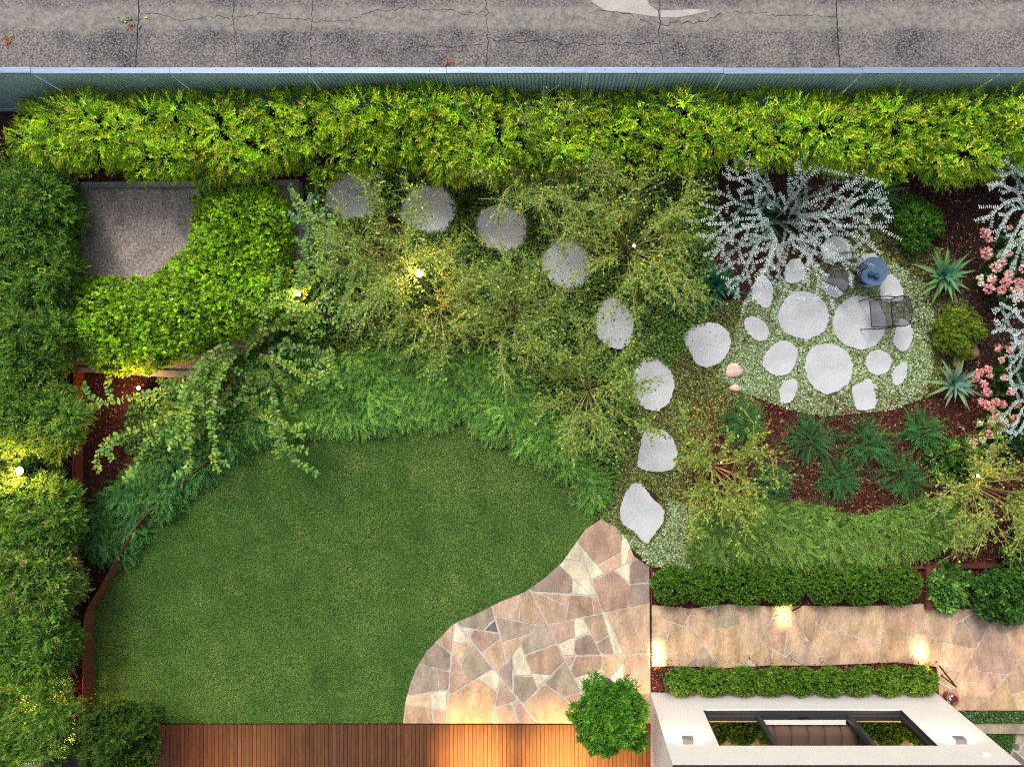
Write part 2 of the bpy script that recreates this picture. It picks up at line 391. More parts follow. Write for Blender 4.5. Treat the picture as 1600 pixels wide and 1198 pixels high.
crack([(219, -60), (218, 20), (216, 60), (213, 112)], .017, jag=.006); crack([(365, -60), (366, 30), (369, 80), (371, 112)], .006)
crack([(490, -60), (489, 30), (486, 60), (485, 112)], .009); crack([(761, -60), (760, 20), (761, 50), (761, 112)], .012)
crack([(1030, -60), (1030, 30), (1028, 50), (1035, 95)], .011); crack([(1305, -60), (1306, 20), (1308, 60), (1311, 112)], .02, jag=.005)
crack([(220, 24), (250, 23), (270, 30), (290, 33), (340, 27), (366, 31), (415, 22), (440, 28), (487, 31)], .006); crack([(487, 35), (545, 34), (585, 18), (612, 18), (640, 11), (670, 17), (700, 16), (730, 23), (758, 21)], .006)
crack([(660, 72), (700, 75), (760, 72)], .005); crack([(761, 60), (775, 66), (860, 66), (870, 70), (1028, 70)], .008); crack([(1000, 32), (1012, 37), (1030, 38), (1090, 37), (1105, 33), (1125, 22)], .010)
crack([(930, 19), (965, 20), (990, 28)], .006); crack([(1200, 26), (1250, 25), (1305, 28)], .006); crack([(1125, 22), (1200, 20)], .004)
struct(mb.build('driveway_cracks', M['crack'], loc=(0, 0, 0)))
mb = MB()   # spilled cement wash on the drive
for pl in ([(915, -30), (925, 5), (945, 18), (985, 22), (1010, 26), (1028, 28), (1028, 20), (1012, 8), (1005, -30)], [(1032, 29), (1058, 29), (1085, 24), (1110, 18), (1085, 16), (1050, 18), (1032, 18)]):
    mb.prism([P(x, y)[:2] for x, y in pl], .031, .034)
M['wash'] = material('cement_wash', c(168, 164, 160), rough=.9, var=.12, vscale=4, var2=.08, v2scale=40)
struct(mb.build('driveway_cement_wash', M['wash'], loc=(0, 0, 0)))
# lawn: sheet, blades
mb = MB(); mb.prism([P(x, y)[:2] for x, y in LAWN], .001, .016); struct(mb.build('lawn', M['lawn'], loc=(0, 0, 0)), 'short green lawn with a curved edge')
def grassblades():
    nB = 330000; p = samp(LAWN, nB); Cn = PA(p, .015); x, y = Cn[:, 0], Cn[:, 1]
    lm = lump(x, y, 1.0, 3) * .6 + lump(x, y, 3.3, 5) * .6 + lump(x, y, 9, 2) * .35 + .9 * np.exp(-((x + 2.0) ** 2 / 6 + (y + 1.9) ** 2 / 1.6))
    for _ in range(26):
        ux, uy = rng.uniform(-7.5, .5), rng.uniform(-6.2, -1.6) if rng.random() < .4 else rng.uniform(-3.4, -1.3)
        lm = lm + rng.uniform(.4, 1.5) * np.exp(-(((x - ux) / rng.uniform(.06, .32)) ** 2 + ((y - uy) / rng.uniform(.06, .28)) ** 2))
    D = np.column_stack([rng.normal(0, .6, nB) + .3 * lump(x, y, 2, 1), rng.normal(0, .6, nB), np.full(nB, .8)])
    base = c(98, 144, 54); warm = c(142, 164, 84); dk = c(74, 122, 44)
    f = np.clip(.28 + .42 * lm, 0, 1)[:, None]; col = base * (1 - f) + warm * f
    g2 = (rng.random(nB) < .22)[:, None]; col = np.where(g2, dk, col) * rng.uniform(1.0, 1.22, (nB, 1)) * np.clip(1 + .13 * lm, .7, 1.3)[:, None]
    st = rng.random(nB) < .006; col[st] = c(168, 150, 104)
    L_ = rng.uniform(.025, .045, nB)
    mb = MB(); mb.leaves(Cn, D, nrm(rng.normal(0, .35, (nB, 3)) + [0, .5, 1.]), L_, .008, col, 'tri'); return mb
struct(grassblades().build('grass', M['grass'], loc=(0, 0, 0)), 'short mown grass blades covering the lawn', 'stuff')

def clip(poly, a, b):        # keep points with a.p <= b
    out = []; m = len(poly)
    for i in range(m):
        p, q = poly[i], poly[(i + 1) % m]; dp, dq = a @ p - b, a @ q - b
        if dp <= 0: out.append(p)
        if (dp < 0 < dq) or (dq < 0 < dp): out.append(p + (q - p) * dp / (dp - dq))
    return out
FC = {'T': c(188, 152, 124), 'B': c(172, 140, 120), 'D': c(152, 130, 120), 'W': c(212, 196, 174), 'P': c(182, 148, 128), 'O': c(200, 164, 132), 'G': c(160, 142, 122), 'Y': c(196, 158, 120), 'K': c(110, 100, 98)}
FC = {k: (v * .88 + v.mean() * .12) * np.array([.95, .985, .92]) * 1.0 for k, v in FC.items()}
def paving(region, seeds, gap, zt, z0=.004, dens=1.0):
    mb = MB(); reg = np.array(region, float)
    S2 = np.array([(s[0], s[1]) for s in seeds], float); rr = np.array([s[2] for s in seeds], float)
    # densify the outline a little
    out = []
    for a, b in zip(reg, np.roll(reg, -1, 0)):
        k = max(1, int(np.linalg.norm(b - a) / 8)); out += [a + (b - a) * t / k for t in range(k)]
    reg = [q for q in np.array(out)]
    cells = []
    def split(ids, poly):
        if len(ids) == 1: cells.append((ids[0], poly)); return
        pts = S2[ids]; rad = rr[ids]; best = None
        for ang in np.linspace(0, math.pi, 16, endpoint=False) + random.uniform(0, .2):
            a = np.array([math.cos(ang), math.sin(ang)]); pr = pts @ a; o = np.argsort(pr); n_ = len(o)
            ext = pr.max() - pr.min()
            for k in range(1, n_):
                L_ = (pr[o[:k]] + rad[o[:k]] * .8).max(); R_ = (pr[o[k:]] - rad[o[k:]] * .8).min()
                sc_ = (R_ - L_) + .32 * ext * (1 - abs(2 * k / n_ - 1)) + random.uniform(0, 4)
                if best is None or sc_ > best[0]: best = (sc_, a, (L_ + R_) / 2, o[:k], o[k:], pr)
        _, a, b, lo, hi_, pr = best; ma, mi = pr[lo].max(), pr[hi_].min(); b = min(max(b, ma + .2 * (mi - ma)), mi - .2 * (mi - ma)); ids = np.array(ids); g_ = gap / 2 * random.uniform(.5, 1.5)
        pa = clip(poly, a, b - g_); pb = clip(poly, -a, -b - g_)
        if len(pa) > 2: split(list(ids[lo]), pa)
        if len(pb) > 2: split(list(ids[hi_]), pb)
    split(list(range(len(seeds))), reg)
    for ci, poly in cells:
        s = seeds[ci]
        if len(poly) < 3: continue
        poly = np.array(poly)
        # wobble, cut corners
        q = []
        m = len(poly)
        for k in range(m):
            a, b, e = poly[k - 1], poly[k], poly[(k + 1) % m]
            la, le = np.linalg.norm(a - b), np.linalg.norm(e - b); cut = min(random.choice((.7, 1.2, 3.5)), la * .3, le * .3)
            if la < 1e-3 or le < 1e-3: continue
            q += [b + (a - b) / la * cut, b + (e - b) / le * cut]
        pts = []
        for a, b in zip(q, q[1:] + q[:1]):
            l = np.linalg.norm(b - a); k = max(1, int(l / 7)); nn = np.array([-(b - a)[1], (b - a)[0]]) / max(l, 1e-6)
            pts += [a + (b - a) * t / k + (nn * random.gauss(0, .5) if t else 0) for t in range(k)]
        if len(pts) < 3: continue
        w2 = [P(x, y, 0)[:2] for x, y in pts]
        col = FC[s[3]] * random.uniform(.88, 1.1) * np.array([1, random.uniform(.95, 1.04), random.uniform(.92, 1.06)])
        mb.prism(w2, z0, zt + random.uniform(-.003, .003), .006, col)
    return mb
pseeds = [(945, 845, 35, 'P'), (903, 868, 13, 'W'), (897, 888, 17, 'W'), (872, 908, 28, 'D'), (926, 897, 13, 'W'), (957, 880, 14, 'O'), (975, 866, 9, 'W'), (988, 868, 10, 'O'), (950, 915, 30, 'B'), (977, 892, 10, 'W'),
  (998, 895, 20, 'D'), (997, 925, 20, 'D'), (903, 918, 10, 'W'), (832, 950, 27, 'B'), (866, 958, 24, 'P'), (880, 931, 12, 'P'), (907, 948, 26, 'B'), (935, 950, 12, 'O'), (932, 977, 15, 'B'), (962, 960, 18, 'P'), (990, 985, 40, 'T'),
  (880, 985, 13, 'P'), (908, 985, 10, 'W'), (843, 998, 22, 'G'), (852, 1030, 28, 'B'), (884, 1026, 9, 'P'), (920, 1034, 22, 'P'), (915, 1005, 19, 'D'), (889, 1010, 9, 'W'), (948, 1016, 13, 'D'), (955, 1040, 16, 'O'), (800, 1010, 15, 'P'),
  (813, 1043, 13, 'W'), (820, 1068, 18, 'G'), (843, 1057, 8, 'W'), (888, 1062, 32, 'G'), (930, 1055, 11, 'W'), (965, 1055, 10, 'W'), (995, 1040, 22, 'T'), (1000, 1070, 20, 'T'), (792, 1083, 16, 'B'), (790, 1114, 17, 'O'), (816, 1108, 14, 'P'),
  (855, 1102, 33, 'T'), (895, 1088, 12, 'P'), (898, 1115, 11, 'O'), (790, 1047, 13, 'D'), (960, 1000, 9, 'W'), (940, 1100, 26, 'T'), (990, 1108, 22, 'O'), (797, 944, 22, 'P'), (752, 962, 24, 'G'), (746, 997, 17, 'P'), (768, 978, 8, 'K'),
  (795, 982, 18, 'G'), (712, 985, 9, 'W'), (730, 988, 9, 'W'), (700, 1002, 14, 'B'), (686, 1024, 20, 'D'), (664, 1062, 25, 'G'), (692, 1055, 9, 'D'), (712, 1055, 17, 'P'), (719, 1020, 9, 'O'), (744, 1035, 24, 'G'), (775, 1025, 16, 'O'), (690, 1088, 13, 'W'),
  (652, 1092, 11, 'O'), (655, 1116, 18, 'T'), (740, 1096, 36, 'Y'), (690, 1122, 7, 'B'), (772, 1060, 9, 'W')]
mb = MB(); mb.prism([P(x, y)[:2] for x, y in PATIO], .001, .035); struct(mb.build('patio_mortar', M['mortar'], loc=(0, 0, 0)))
struct(paving(PATIO, pseeds, 2.2, .047).build('patio', M['flag'], loc=(0, 0, 0)), 'crazy paved sandstone patio with pale joints')
tseeds = [(1026, 948, 12, 'O'), (1048, 956, 14, 'B'), (1068, 955, 8, 'P'), (1027, 976, 16, 'O'), (1030, 1020, 20, 'Y'), (1066, 1008, 25, 'T'), (1097, 974, 26, 'T'), (1112, 944, 6, 'W'), (1133, 956, 17, 'G'), (1140, 1012, 32, 'T'), (1098, 1028, 9, 'D'),
  (1178, 975, 27, 'P'), (1190, 1020, 19, 'T'), (1184, 946, 8, 'O'), (1170, 1038, 5, 'W'), (1213, 985, 24, 'T'), (1217, 954, 9, 'B'), (1245, 955, 15, 'O'), (1240, 990, 16, 'T'), (1264, 955, 10, 'T'), (1215, 1027, 11, 'T'), (1298, 960, 24, 'P'), (1285, 988, 8, 'O'),
  (1255, 1024, 17, 'P'), (1312, 1015, 28, 'T'), (1357, 1017, 14, 'O'), (1353, 972, 26, 'T'), (1405, 962, 26, 'T'), (1402, 1012, 25, 'T'), (1437, 1010, 8, 'B'), (1468, 978, 24, 'T'), (1482, 955, 9, 'B'), (1502, 988, 12, 'B'), (1525, 972, 17, 'D'), (1508, 955, 7, 'B'),
  (1490, 1025, 21, 'O'), (1455, 1025, 14, 'Y'), (1549, 1020, 37, 'B'), (1594, 1003, 26, 'T'), (1572, 968, 14, 'P'), (1518, 1054, 13, 'P'), (1486, 1056, 12, 'T'), (1510, 1083, 27, 'T'), (1553, 1060, 14, 'P'), (1590, 1062, 15, 'P'), (1560, 1092, 22, 'T'), (1600, 1095, 16, 'O'),
  (1598, 1038, 12, 'O'), (1474, 1085, 11, 'P'), (1626, 985, 20, 'T'), (1630, 1045, 22, 'P'), (1632, 1092, 16, 'T')]
mb = MB(); mb.prism([P(x, y)[:2] for x, y in PATH], .001, .030); struct(mb.build('path_mortar', M['mortar'], loc=(0, 0, 0)))
struct(paving(PATH, tseeds, 1.5, .042).build('path', M['flag'], loc=(0, 0, 0)), 'sandstone flag path beside the white house')
LOW = [(1560, 1138), (1700, 1138), (1700, 1300), (1560, 1300)]
mb = MB(); mb.prism([P(x, y)[:2] for x, y in LOW], .001, .02); struct(mb.build('lower_path_mortar', M['mortar'], loc=(0, 0, 0)))
struct(paving(LOW, [(random.uniform(1560, 1700), random.uniform(1138, 1300), random.uniform(5, 15), random.choice('DGKB')) for _ in range(60)], 2.2, .032).build('lower_path', M['flag'], loc=(0, 0, 0)), 'small dark crazy paving past the house corner')
a = P(1495, 1141); b = P(1680, 1128); mb = MB(); mb.box((a[0], a[1], .001), (b[0], b[1], .12), FC['G']); struct(mb.build('sandstone_step', M['flag'], loc=(0, 0, 0)), 'long pale sandstone step past the house corner')

# timber deck: boards run down the picture
mb = MB(); x = P(238, 0)[0]; xe = P(1016, 0)[0]; yt = P(0, 1129.5)[1]; i = 0
while x < xe - .02:
    cc = [c(88, 52, 27), c(82, 48, 25), c(95, 56, 29), c(77, 44, 23)][random.randrange(4)] * random.uniform(.9, 1.1)
    mb.box((x, yt - 5, .02), (min(x + .067, xe), yt, .06), cc); x += .075
struct(mb.build('deck', M['wood'], loc=(0, 0, 0)), 'reddish timber deck boards lit by warm lamps')
mb = MB(); mb.box((P(238, 0)[0], yt - 5, .001), (xe, yt - .01, .012)); struct(mb.build('deck_underside', M['soil'], loc=(0, 0, 0)))

# raised bed ground on the left, held by rusted steel
mb = MB(); a = P(128.5, 578); mb.box((-16, -12, .002), (a[0] - .012, P(0, 955)[1] + .0, .26)); 
mb.box((-16, P(0, 955)[1] + .003, .002), (a[0] - .012, 3.9, .262)) if False else None
struct(mb.build('raised_bed', M['mulch'], loc=(0, 0, 0)))
mb = MB(); mb.box((-16, P(0, 955)[1] + .001, .002), (P(126, 0)[0], 3.85, .24)); struct(mb.build('raised_garden_bed', M['mulch'], loc=(0, 0, 0)))

def chips(poly, n, pal, z=.012, zz=0., holes=(), L=.06):
    p = samp(poly, n, holes); k = len(p); Cn = PA(p, z + rng.uniform(0, .03, k)); Cn[:, 2] += zz
    D = nrm(np.column_stack([rng.normal(size=(k, 2)), rng.normal(0, .25, k)])); N = nrm(np.array([0, 0, 1.]) + rng.normal(0, .35, (k, 3)))
    Ls = L * rng.uniform(.3, 1.3, k)
    return MB().leaves(Cn, D, N, Ls, Ls * rng.uniform(.16, .4, k), pick(pal, k), 'rh')
RED = [(c(118, 58, 44), 5), (c(86, 42, 32), 5), (c(152, 84, 62), 2), (c(206, 148, 114), 1.3), (c(50, 28, 24), 4)]
BRN = [(c(74, 48, 40), 5), (c(54, 36, 30), 5), (c(112, 84, 66), 1.5), (c(176, 150, 124), 1.2), (c(38, 26, 22), 4)]
struct(chips([(1080, 620), (1560, 600), (1640, 560), (1640, 900), (1050, 900)], 42000, RED).build('red_mulch', M['chip'], loc=(0, 0, 0)), 'red brown wood chip mulch round the green tufts', 'stuff')
struct(chips([(1370, 255), (1640, 255), (1640, 560), (1500, 600), (1380, 460)], 24000, BRN).build('brown_mulch', M['chip'], loc=(0, 0, 0)), 'dark brown wood chip mulch right of the garden seats', 'stuff')
struct(chips([(110, 240), (520, 240), (520, 300), (470, 600), (350, 720), (130, 960), (128, 580), (110, 560)], 22000, RED).build('shaded_mulch', M['chip'], loc=(0, 0, 0)), 'dark mulch round the concrete slab and along the steel edging', 'stuff')
struct(chips([(480, 250), (1400, 250), (1400, 330), (1080, 620), (930, 800), (700, 660), (480, 560)], 30000, BRN).build('bed_mulch', M['chip'], loc=(0, 0, 0)), 'brown mulch beneath the airy shrubs', 'stuff')
struct(chips([(1017, 880), (1560, 880), (1600, 948), (1017, 948)], 6000, RED).build('hedge_mulch', M['chip'], loc=(0, 0, 0)), 'mulch under the clipped bushes above the path', 'stuff')
struct(chips([(1017, 1030), (1466, 1030), (1466, 1084), (1017, 1084)], 6000, RED).build('wall_bed_mulch', M['chip'], loc=(0, 0, 0)), 'mulch strip between path and white wall', 'stuff')
struct(chips([(60, 250), (126, 250), (126, 1140), (60, 1140)], 9000, RED, z=.27).build('raised_bed_mulch', M['chip'], loc=(0, 0, 0)), 'mulch on the raised bed beside the rusted edging', 'stuff')

# ------------------------------------------------------------------ steel edgings
def wallstrip(pts, z0, z1, th=.012):
    pts = np.array(pts, float); t = np.gradient(pts, axis=0); t /= np.linalg.norm(t, axis=1, keepdims=True); nn = np.column_stack([-t[:, 1], t[:, 0]]) * th / 2
    return np.concatenate([pts - nn, (pts + nn)[::-1]]), z0, z1
def smooth(pts, k=6):
    pts = np.array(pts, float); out = []
    for i in range(len(pts) - 1):
        p0, p1, p2, p3 = pts[max(i - 1, 0)], pts[i], pts[i + 1], pts[min(i + 2, len(pts) - 1)]
        for t in np.linspace(0, 1, k, endpoint=False):
            out.append(.5 * (2 * p1 + (p2 - p0) * t + (2 * p0 - 5 * p1 + 4 * p2 - p3) * t * t + (3 * p1 - p0 - 3 * p2 + p3) * t ** 3))
    out.append(pts[-1]); return np.array(out)
def edging(name, px, z1, mat, label, th=.012, z0=.003):
    w2 = np.array([P(x, y)[:2] for x, y in px]); mb = MB(); poly, a, b = wallstrip(smooth(w2, 5) if len(px) > 2 else w2, z0, z1, th); 
    k = len(poly) // 2; A = poly[:k]; B = poly[k:][::-1]
    for i in range(k - 1): 
        V = [(*A[i], z0), (*A[i + 1], z0), (*B[i + 1], z0), (*B[i], z0), (*A[i], z1), (*A[i + 1], z1), (*B[i + 1], z1), (*B[i], z1)]
        mb.add(V, [[(4, 5, 6, 7), (0, 1, 5, 4), (2, 3, 7, 6)]])
        if i == 0: mb.add(V, [[(3, 0, 4, 7)]])
        if i == k - 2: mb.add(V, [[(1, 2, 6, 5)]])
    return tag(mb.build(name, mat), label, 'garden edging')
edging('steel_edging', [(131, 578), (130, 700), (128, 850), (126, 958)], .31, M['corten'], 'straight rusted steel edging between left hedge and mulch bed')
edging('steel_edging', [(147, 1134), (147, 1040), (148, 975), (152, 945), (176, 905), (206, 852), (236, 806), (300, 747), (345, 710)], .34, M['corten'], 'curved rusted steel edging around the left side of the lawn')
edging('lawn_edging', [(715, 658), (770, 676), (820, 702), (873, 740), (908, 774), (938, 808)], .07, M['black'], 'thin black edging between lawn and spreading juniper')
edging('patio_edging', [(1017.4, 884), (1017.4, 943)], .09, M['corten'], 'short rusty edging at patio corner beside the clipped bushes')
edging('timber_edging', [(1446, 880), (1446, 948)], .16, material('stained_timber', c(96, 48, 40), rough=.8, var=.2), 'dark red timber edge right of the upper clipped bushes', th=.12)
edging('timber_edging', [(1452, 881), (1550, 881)], .16, bpy.data.materials['stained_timber'], 'dark red timber edge above the small leafy vegetable bed', th=.07)
edging('steel_edging', [(1130, 884), (1440, 884)], .14, M['corten'], 'straight rusted edging behind the upper clipped bushes', th=.02)

# ------------------------------------------------------------------ old concrete slab with rim
SL = [(129, 286), (468, 282), (478, 420), (474, 592), (340, 594), (112, 580)]
t = thing('concrete_slab', 'old square concrete slab with raised rim beneath the rounded hedge', 'concrete slab', (*P(300, 440)[:2], 0))
w2 = np.array([P(x, y, .2)[:2] for x, y in SL]); MB().prism(w2, .002, .2).build('slab', M['slab'], t)
cc = w2.mean(0); inner = w2 + (cc - w2) / np.linalg.norm(cc - w2, axis=1, keepdims=True) * .16; mb = MB()
for i in range(len(w2)):
    j = (i + 1) % len(w2); V = [(*q, z) for z in (.2, .26) for q in (w2[i], w2[j], inner[j], inner[i])]
    mb.add(V, [[(4, 7, 6, 5)][::1], [(0, 4, 5, 1)], [(2, 6, 7, 3)]])
mb.build('rim', M['rim'], t)

# ------------------------------------------------------------------ stepping stones
def stonepoly(px, jit=1.5):
    px = np.array(px, float); q = smooth(np.vstack([px, px[:1]]), 4)[:-1]; 
    out = []
    for a, b in zip(q, np.roll(q, -1, 0)):
        out += [a, (a + b) / 2]
    q = np.array(out); return q + rng.normal(0, jit * .45, q.shape)
G1 = 'grey stepping stones curving from the slab to the patio'; G2 = 'grey stones set in the pale ground cover'
ST = [
 ([(512, 290), (520, 276), (545, 270), (570, 277), (592, 310), (588, 328), (565, 340), (540, 345), (518, 330), (508, 312)], 'grey stepping stone nearest the concrete slab, first of the curving path', G1),
 ([(628, 318), (640, 300), (665, 289), (690, 292), (710, 310), (712, 330), (704, 352), (685, 366), (660, 362), (635, 350), (625, 335)], 'rounded grey stepping stone, second from the slab, above the brightest garden light', G1),
 ([(742, 345), (752, 328), (775, 320), (800, 325), (822, 340), (826, 360), (815, 385), (790, 396), (760, 385), (745, 365)], 'grey stepping stone, third from the slab, half under airy twigs', G1),
 ([(845, 400), (860, 380), (885, 371), (905, 378), (920, 400), (922, 425), (910, 445), (885, 456), (862, 440), (845, 420)], 'grey stepping stone dotted with leaves, fourth from the slab', G1),
 ([(928, 500), (940, 470), (955, 461), (975, 472), (990, 495), (991, 520), (982, 538), (965, 546), (942, 535), (930, 518)], 'tall oval grey stepping stone speckled with leaves, fifth from the slab', G1),
 ([(985, 600), (990, 580), (1005, 563), (1025, 557), (1045, 575), (1054, 597), (1047, 625), (1030, 641), (1008, 638), (990, 620)], 'grey stepping stone left of the two small pink rocks, third from the patio', G1),
 ([(1002, 690), (1010, 670), (1030, 670), (1045, 678), (1056, 695), (1058, 715), (1050, 733), (1020, 737), (998, 730), (998, 710)], 'squarish grey stepping stone with leaves across it, second from the patio', G1),
 ([(968, 800), (975, 775), (990, 755), (1005, 760), (1020, 778), (1036, 795), (1036, 815), (1022, 835), (1010, 849), (990, 830), (973, 818)], 'bare pale grey stepping stone touching the patio tip', G1),
 ([(1063, 528), (1085, 508), (1115, 504), (1135, 515), (1142, 535), (1132, 560), (1110, 573), (1090, 570), (1078, 550)], 'pale grey stone between the curving path and the seating circle', G2),
 ([(1162, 503), (1172, 494), (1190, 500), (1202, 515), (1198, 530), (1182, 532), (1168, 520)], 'small oval grey stone left of the large round stone', G2),
 ([(1215, 495), (1225, 470), (1245, 456), (1270, 458), (1290, 475), (1296, 500), (1285, 520), (1260, 530), (1235, 524), (1220, 512)], 'large round pale stone just below the silver bush', G2),
 ([(1301, 500), (1310, 478), (1335, 463), (1365, 468), (1382, 490), (1382, 520), (1365, 542), (1340, 545), (1315, 535), (1303, 518)], 'large round pale stone under the front of the lower mesh chair', G2),
 ([(1190, 570), (1197, 550), (1215, 535), (1230, 533), (1247, 548), (1240, 575), (1225, 587), (1205, 585)], 'medium grey stone right of the larger pink rock', G2),
 ([(1257, 575), (1265, 548), (1285, 537), (1315, 543), (1332, 565), (1330, 590), (1315, 608), (1290, 616), (1268, 602)], 'large round pale stone lowest of the three big ones', G2),
 ([(1353, 560), (1360, 550), (1380, 547), (1393, 560), (1390, 577), (1375, 586), (1357, 580)], 'small rounded grey stone below the stone with the mesh chair', G2),
 ([(1393, 590), (1398, 575), (1415, 567), (1418, 578), (1410, 598), (1397, 602)], 'smallest narrow grey stone at lower right of the circle', G2),
 ([(1217, 610), (1225, 597), (1242, 592), (1246, 605), (1238, 625), (1222, 631)], 'small narrow grey stone at the lower left rim of the circle', G2),
 ([(1331, 605), (1345, 598), (1360, 592), (1367, 612), (1367, 637), (1340, 640), (1334, 625)], 'squarish grey stone at the bottom rim next to the mulch', G2),
 ([(1395, 530), (1402, 505), (1412, 498), (1425, 512), (1426, 530), (1415, 549), (1400, 543)], 'tall narrow grey stone right of the lower mesh chair', G2),
 ([(1374, 450), (1385, 430), (1402, 434), (1411, 455), (1409, 470), (1380, 470)], 'grey stone between the round table and lower mesh chair', G2),
 ([(1336, 420), (1344, 402), (1370, 398), (1378, 440), (1355, 449), (1340, 440)], 'grey stone beneath the round blue table', G2),
 ([(1285, 385), (1295, 372), (1315, 370), (1327, 382), (1325, 402), (1295, 412), (1286, 402)], 'grey stone behind the upper mesh chair under silver twigs', G2),
 ([(1225, 425), (1235, 407), (1250, 405), (1258, 425), (1250, 440), (1230, 442)], 'small grey stone half hidden under the middle of the silver bush', G2),
 ([(1175, 465), (1180, 440), (1195, 430), (1208, 450), (1205, 475), (1195, 482)], 'small grey stone under the lower left fringe of the silver bush', G2),
 ([(1282, 450), (1290, 435), (1325, 440), (1318, 456), (1306, 466)], 'pointed grey stone under the upper mesh chair', G2)]
holes = []
for px, lab, gr in ST:
    q = stonepoly(px); holes.append(np.array(px, float)); k = 1
    o = MB().prism([P(x, y, .05)[:2] for x, y in q], .003, .055, .006).build('stepping_stone', M['stone']); tag(o, lab, 'stepping stone', gr)
def rock(px, py, rx, ry, hz, col, label, name='rock'):
    cx, cy, _ = P(px, py); n1, n2 = 14, 8; V = []
    for i in range(n2):
        ph = math.pi / 2 * (1 - i / (n2 - 1)) if False else math.pi / 2 * i / (n2 - 1)
        for j in range(n1):
            a = j * 2 * math.pi / n1; k = 1 + .1 * math.sin(3 * a + px) + .06 * math.sin(5 * a + i)
            V.append((cx + rx / S * math.cos(ph) ** .7 * k * math.cos(a), cy + ry / S * math.cos(ph) ** .7 * k * math.sin(a), .002 + hz * math.sin(ph) ** .9))
    F_ = [(i * n1 + j, i * n1 + (j + 1) % n1, (i + 1) * n1 + (j + 1) % n1, (i + 1) * n1 + j) for i in range(n2 - 1) for j in range(n1)]
    return tag(MB().add(V, [F_], col).build(name, M['rock'], smooth=True), label, 'rock')
rock(1146, 579, 14, 12, .1, c(222, 184, 172), 'larger pink rock set in the ground cover left of the stone circle')
rock(1148, 606, 9, 6, .07, c(222, 180, 170), 'smaller pink rock just below the larger pink one')
rock(1512, 549, 17, 14, .15, c(140, 112, 92), 'brown boulder below the yellow green round bush')
rock(1494, 568, 7, 9, .12, c(206, 158, 120), 'small orange rock above the lower agave')
rock(833, 411, 8, 6, .1, c(70, 130, 140), 'small teal stone left of the fourth stepping stone')

# ------------------------------------------------------------------ ground cover stuff
def cover(poly, n, L, W, pal, z=.03, zr=.05, holes=(), t='rh', f=3., seed=0, thin=0.):
    p = samp(poly, n, holes); Cn = PA(p, .0); lm = lump(Cn[:, 0], Cn[:, 1], f, seed)
    if thin: kk = lm > -thin + rng.normal(0, .15, len(p)); Cn = Cn[kk]; lm = lm[kk]
    k = len(Cn); Cn[:, 2] = z + zr * (lm * .5 + .5) * rng.uniform(.2, 1, k)
    D = nrm(np.column_stack([rng.normal(size=(k, 2)), rng.normal(.2, .35, k)])); N = nrm(np.array([0, 0, 1.]) + rng.normal(0, .4, (k, 3))); Ls = L * rng.uniform(.6, 1.3, k)
    return MB().leaves(Cn, D, N, Ls, Ls * W / L, pick(pal, k), t)
hi = [h.mean(0) + (h - h.mean(0)) * .95 for h in holes]
CIRC = [(1170, 470), (1220, 440), (1300, 420), (1380, 400), (1440, 440), (1460, 500), (1458, 560), (1450, 600), (1440, 622), (1390, 640), (1340, 645), (1285, 649), (1235, 640), (1195, 625), (1160, 612), (1120, 590), (1130, 560), (1150, 510)]
PALE = [(c(182, 204, 152), 4), (c(222, 232, 206), 5), (c(130, 160, 92), 4), (c(84, 112, 52), 3), (c(150, 160, 80), 2)]
OLIV = [(c(127, 138, 59), 4), (c(154, 165, 79), 3), (c(96, 110, 50), 4), (c(189, 200, 143), 2.4), (c(72, 77, 41), 2.5), (c(132, 96, 72), 1)]
struct(cover(CIRC, 62000, .034, .024, PALE, z=.012, zr=.035, holes=hi, t='oval').build('pale_ground_cover', M['leaf'], loc=(0, 0, 0)), 'pale variegated ground cover between the stones of the seating circle', 'stuff')
BR = [(1040, 480), (1100, 470), (1180, 470), (1300, 400), (1390, 290), (1420, 300), (1450, 380), (1490, 400), (1510, 470), (1500, 560), (1480, 610), (1440, 622), (1455, 560), (1450, 480), (1400, 410), (1300, 430), (1180, 480), (1150, 520), (1135, 600), (1190, 630), (1180, 680), (1120, 680), (1080, 740), (1090, 880), (1020, 884), (990, 860), (940, 812), (960, 770), (990, 640), (985, 540)]
struct(cover(BR, 62000, .032, .024, OLIV, z=.01, zr=.04, holes=hi, t='oval', thin=.75).build('olive_ground_cover', M['leaf'], loc=(0, 0, 0)), 'olive green creeping ground cover around the stepping stones', 'stuff')
PG = [(960, 830), (985, 850), (1015, 884), (1075, 886), (1100, 850), (1080, 790), (1045, 780), (1040, 820), (1015, 852), (990, 838)]
struct(cover(PG, 9000, .034, .024, PALE, z=.015, zr=.05, t='oval').build('frosted_ground_cover', M['leaf'], loc=(0, 0, 0)), 'pale ground cover spilling at the patio tip', 'stuff')
UG = [(480, 285), (620, 270), (900, 260), (1120, 262), (1120, 480), (1060, 560), (990, 640), (960, 780), (870, 720), (830, 600), (700, 560), (500, 560), (478, 420)]
UGP = [(c(98, 142, 56), 4), (c(124, 168, 66), 3), (c(152, 190, 74), 2), (c(60, 92, 38), 3), (c(112, 116, 66), 1.5)]
struct(cover(UG, 46000, .05, .034, UGP, z=.03, zr=.16, holes=hi, f=2.2, thin=.9, t='oval').build('undergrowth', M['leaf'], loc=(0, 0, 0)), 'mixed low green undergrowth beneath the airy shrubs', 'stuff')
RB = [(1470, 1108), (1640, 1108), (1640, 1128), (1500, 1130)]
struct(cover([(1466, 1109), (1640, 1109), (1640, 1128), (1500, 1130)], 7000, .035, .02, [(c(74, 112, 52), 3), (c(140, 166, 120), 1.5), (c(50, 78, 36), 3)], zr=.1).build('step_ground_cover', M['leaf'], loc=(0, 0, 0)), 'green creeper along the path edge beyond the house corner', 'stuff')
